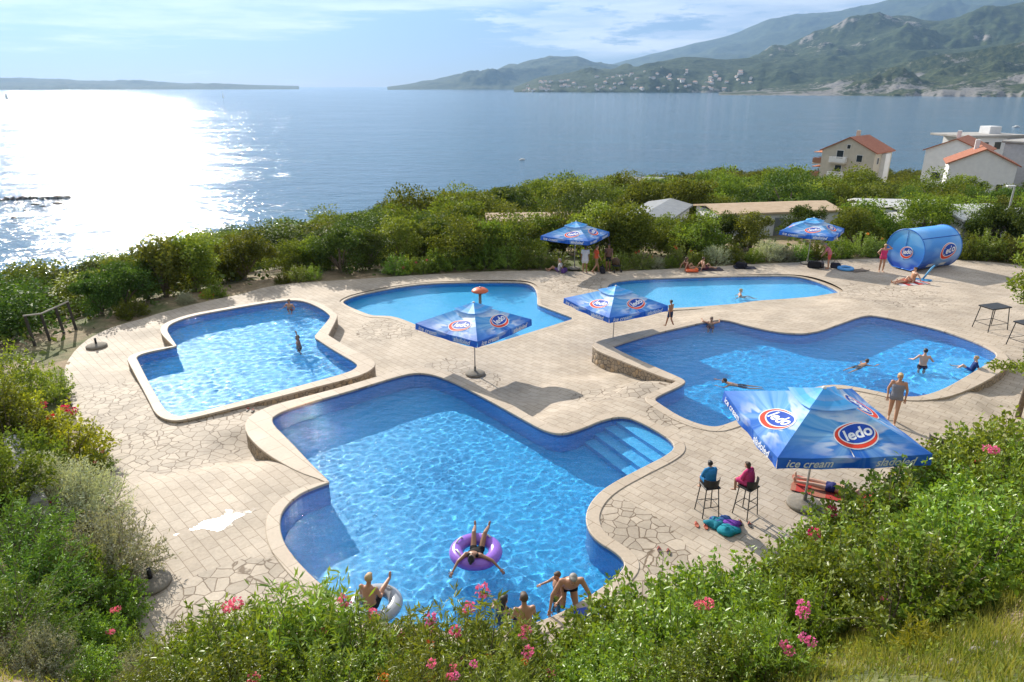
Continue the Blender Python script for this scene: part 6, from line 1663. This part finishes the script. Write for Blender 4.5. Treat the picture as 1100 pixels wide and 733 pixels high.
person('second sunbather lying on the towels in front of the drum kiosk', LIE, hit_deck(972, 304), R(110), .95, 'tan', ('brown', 'long'), [('briefs', (.5, .15, .1)), ('top', (.5, .15, .1))])

# ---- towels, bags, toys
def towel(px, py, L_, W_, rz, c, label, c2=None, crumple=.03):
    p = hit_deck(px, py); n, m_ = 16, 10; mb = MB(); sd = px*.37
    for k in (0, 1):
        for j in range(m_+1):
            for i in range(n+1):
                x, y = (i/n-.5)*L_, (j/m_-.5)*W_
                a = noise.noise((x*4+sd, y*4, 1.)); mb.v.append(v3(x*(1+.08*noise.noise((y*5, sd, 0))), y*(1+.1*noise.noise((x*4, sd, 3.))), .010+max(0, a)*crumple*2+.006+(.012 if k else 0)))
    b = (n+1)*(m_+1)
    for j in range(m_):
        for i in range(n):
            q = j*(n+1)+i; mb.f.append([q+b, q+1+b, q+n+2+b, q+n+1+b]); mb.m.append(1 if c2 and (i//3) % 2 else 0)
            mb.f.append([q+n+1, q+n+2, q+1, q]); mb.m.append(0)
    mats = [cm(c)]+([cm(c2)] if c2 else [])
    o = mb.build('towel', mats, None, True); o.location = p; o.rotation_euler = (0, 0, rz); tag(o, label, 'towel'); return o
towel(893, 529, 1.95, .85, R(152), (.50, .06, .05), 'red patterned towel under the sunbathing woman', (.45, .18, .12), .012)
def heap(px, py, cols, label, s=.38, cat='towel', name='towel_heap'):
    p = hit_deck(px, py); t = thing(name, label, cat, p)
    for k, (c, dx, dy) in enumerate(cols):
        mb = MB(); mb.ell((dx, dy, .05), (s*.62, s*.46, .11), 18, 10)
        for i, v in enumerate(mb.v):
            q = noise.noise((v.x*7+k*3, v.y*7, v.z*6)); v *= 1+.35*q; v.z = max(.004, v.z)
        mb.build('fabric', cm(c), t, True)
    return t
heap(776, 566, [((.02, .22, .30), -.12, .05), ((.20, .06, .40), .16, -.02), ((.04, .10, .30), .0, .12), ((.02, .28, .36), .06, -.20)], 'crumpled teal and purple towel on the slabs in front of the bar stools', .46)
def flipflops(px, py, c, label):
    p = hit_deck(px, py); t = thing('sandals', label, 'sandals', p)
    for x, a in ((-.10, .3), (.10, -.5)):
        mb = MB(); pts = [(x+.045*math.cos(q)*(1-.15*math.sin(q)), .12*math.sin(q)+.1*a) for q in np.linspace(0, 2*PI, 15)[:-1]]; n = 14
        mb.add([(u, v, .004) for u, v in pts]+[(u, v, .028) for u, v in pts], [tuple(range(n-1, -1, -1)), tuple(range(n, 2*n))]+[(i, (i+1) % n, (i+1) % n+n, i+n) for i in range(n)]); s_ = mb.build('sole', pl('sole', c, .6), t)
        mb = MB(); mb.tube([(x-.042, .0+.1*a, .026), (x, .06+.1*a, .065), (x+.042, .0+.1*a, .026)], .012, 6); mb.build('strap', pl('strap', (.7, .15, .1), .5), t)
flipflops(753, 565, (.45, .12, .07), 'pair of orange sandals left of the crumpled teal towel'); flipflops(800, 563, (.05, .05, .05), 'pair of dark sandals under the right bar stool')
flipflops(713, 592, (.12, .08, .08), 'dark sandals lying alone on the crazy paving near the front pool'); flipflops(269, 441, (.05, .04, .03), 'small dark pair of sandals between the left pool and the front pool')
ring_p = hit_deck(908, 290); swim_ring(ring_p+v3(0, 0, .10), 0, (.10, .36, .75), 'light blue ring lying on the paving by the right hand rear parasol', .38, .11, flat=True)
fl = hit_deck(742, 291.5); t = thing('pool_float', 'orange pool float beside the sunbather at the rear hedge', 'pool float', fl+v3(0, -.2, 0)); mb = MB(); mb.box((0, 0, .09), (.75, .40, .17), bev=.07); mb.build('mattress', pl('orange_vinyl', (.75, .12, .03), .35), t, True); mb = MB(); mb.box((.30, 0, .19), (.14, .34, .08), bev=.03); mb.build('pillow', pl('orange_vinyl_light', (.8, .2, .05), .35), t, True)
def bag(px, py, c, label, s=.42):
    p = hit_deck(px, py); t = thing('beach_bag', label, 'bag', p, RNG.uniform(0, 3)); mb = MB(); mb.box((0, 0, s*.36), (s*1.25, s*.6, s*.72), bev=s*.12)
    for v in mb.v: v.x *= 1+.25*noise.noise((v.y*3, v.z*4, px)); v.y *= 1-.3*(v.z/s)
    mb.build('body', cm(c), t); mb = MB(); mb.tube([(-s*.3, .0, s*.70), (-s*.2, 0, s*1.02), (s*.2, 0, s*1.02), (s*.3, 0, s*.70)], .018, 6); mb.build('handle', M_BLACK, t)
bag(874, 288, (.02, .02, .025), 'black beach bag at the foot of the right hand rear parasol', .6); bag(882, 287, (.10, .09, .10), 'dark grey bag beside the person in pink', .5); bag(897, 288, (.04, .04, .06), 'dark bag just left of the light blue ring', .45); bag(647, 293, (.03, .03, .04), 'dark bag between the standing people under the rear parasol', .5); bag(606, 293, (.14, .07, .25), 'purple bag beside the person in white sitting on the paving', .4); bag(796, 288, (.02, .02, .03), 'black bag in the shade of the rear hedge between the sunbathers and the parasol', .5)
towel(762, 290, 1.6, .7, R(5), (.06, .05, .07), 'dark towel under the sunbathers at the rear hedge'); towel(922, 291, 1.2, .6, R(20), (.22, .18, .15), 'brownish towel on the paving left of the woman in pink', None, .05); towel(800, 288, 1.3, .7, R(-5), (.04, .04, .06), 'dark towel next to the black bag at the rear hedge', None, .06)
towel(978, 304.5, 1.9, .9, R(15), (.62, .60, .62), 'white and red striped towel under the sunbathers by the drum kiosk', (.5, .06, .06), .02); towel(990, 301, 1.2, .6, R(-30), (.08, .30, .55), 'blue towel right of the sunbathers by the drum kiosk', None, .06)
np_ = hit_deck(991, 301); o = None; mb = MB(); mb.tube([(0, 0, .06), (.5, .22, .62), (.72, .32, .78)], [.05, .055, .04], 10); o = mb.build('foam_noodle', pl('noodle_blue', (.10, .35, .62), .6), None, True); o.location = np_; tag(o, 'light blue foam noodle leaning up beside the towels at the drum kiosk', 'foam noodle')
# stroller in the shade
sp_ = hit_deck(661, 292); t = thing('stroller', 'dark folding stroller with a brown hood under the rear parasol', 'stroller', sp_, R(200))
mb = MB(); mb.ell((0, 0, .62), (.24, .34, .26), 14, 9); mb.build('hood', cm((.10, .065, .04)), t, True); mb = MB(); mb.box((0, .05, .42), (.40, .5, .12), bev=.04); mb.build('seat', cm((.03, .03, .035)), t)
for sx in (-1, 1):
    mb = MB(); mb.tube([(sx*.22, -.35, .98), (sx*.22, 0, .45), (sx*.22, .30, .1)], .014, 6); mb.build('frame', M_BLACK, t)
    for y in (-.25, .30): mb = MB(); mb.tube([(sx*.22, y, .09), (sx*.26, y, .09)], .09, 14); mb.build('wheel', M_BLACK, t)

# ---- bake the remeshed bodies
bpy.context.view_layer.update()
dg = bpy.context.evaluated_depsgraph_get(); res = []
for o, ex in QUEUE:
    me = bpy.data.meshes.new_from_object(o.evaluated_get(dg)); res.append((o, ex, me))
for o, ex, me in res:
    o.modifiers.clear(); nm = o.data.name; old = o.data
    if ex is not None:
        b = bmesh.new(); b.from_mesh(me); h = ex.mesh('hands'); b.from_mesh(h); b.to_mesh(me); b.free(); bpy.data.meshes.remove(h)
    o.data = me; me.polygons.foreach_set('use_smooth', [True]*len(me.polygons)); bpy.data.meshes.remove(old); me.name = nm
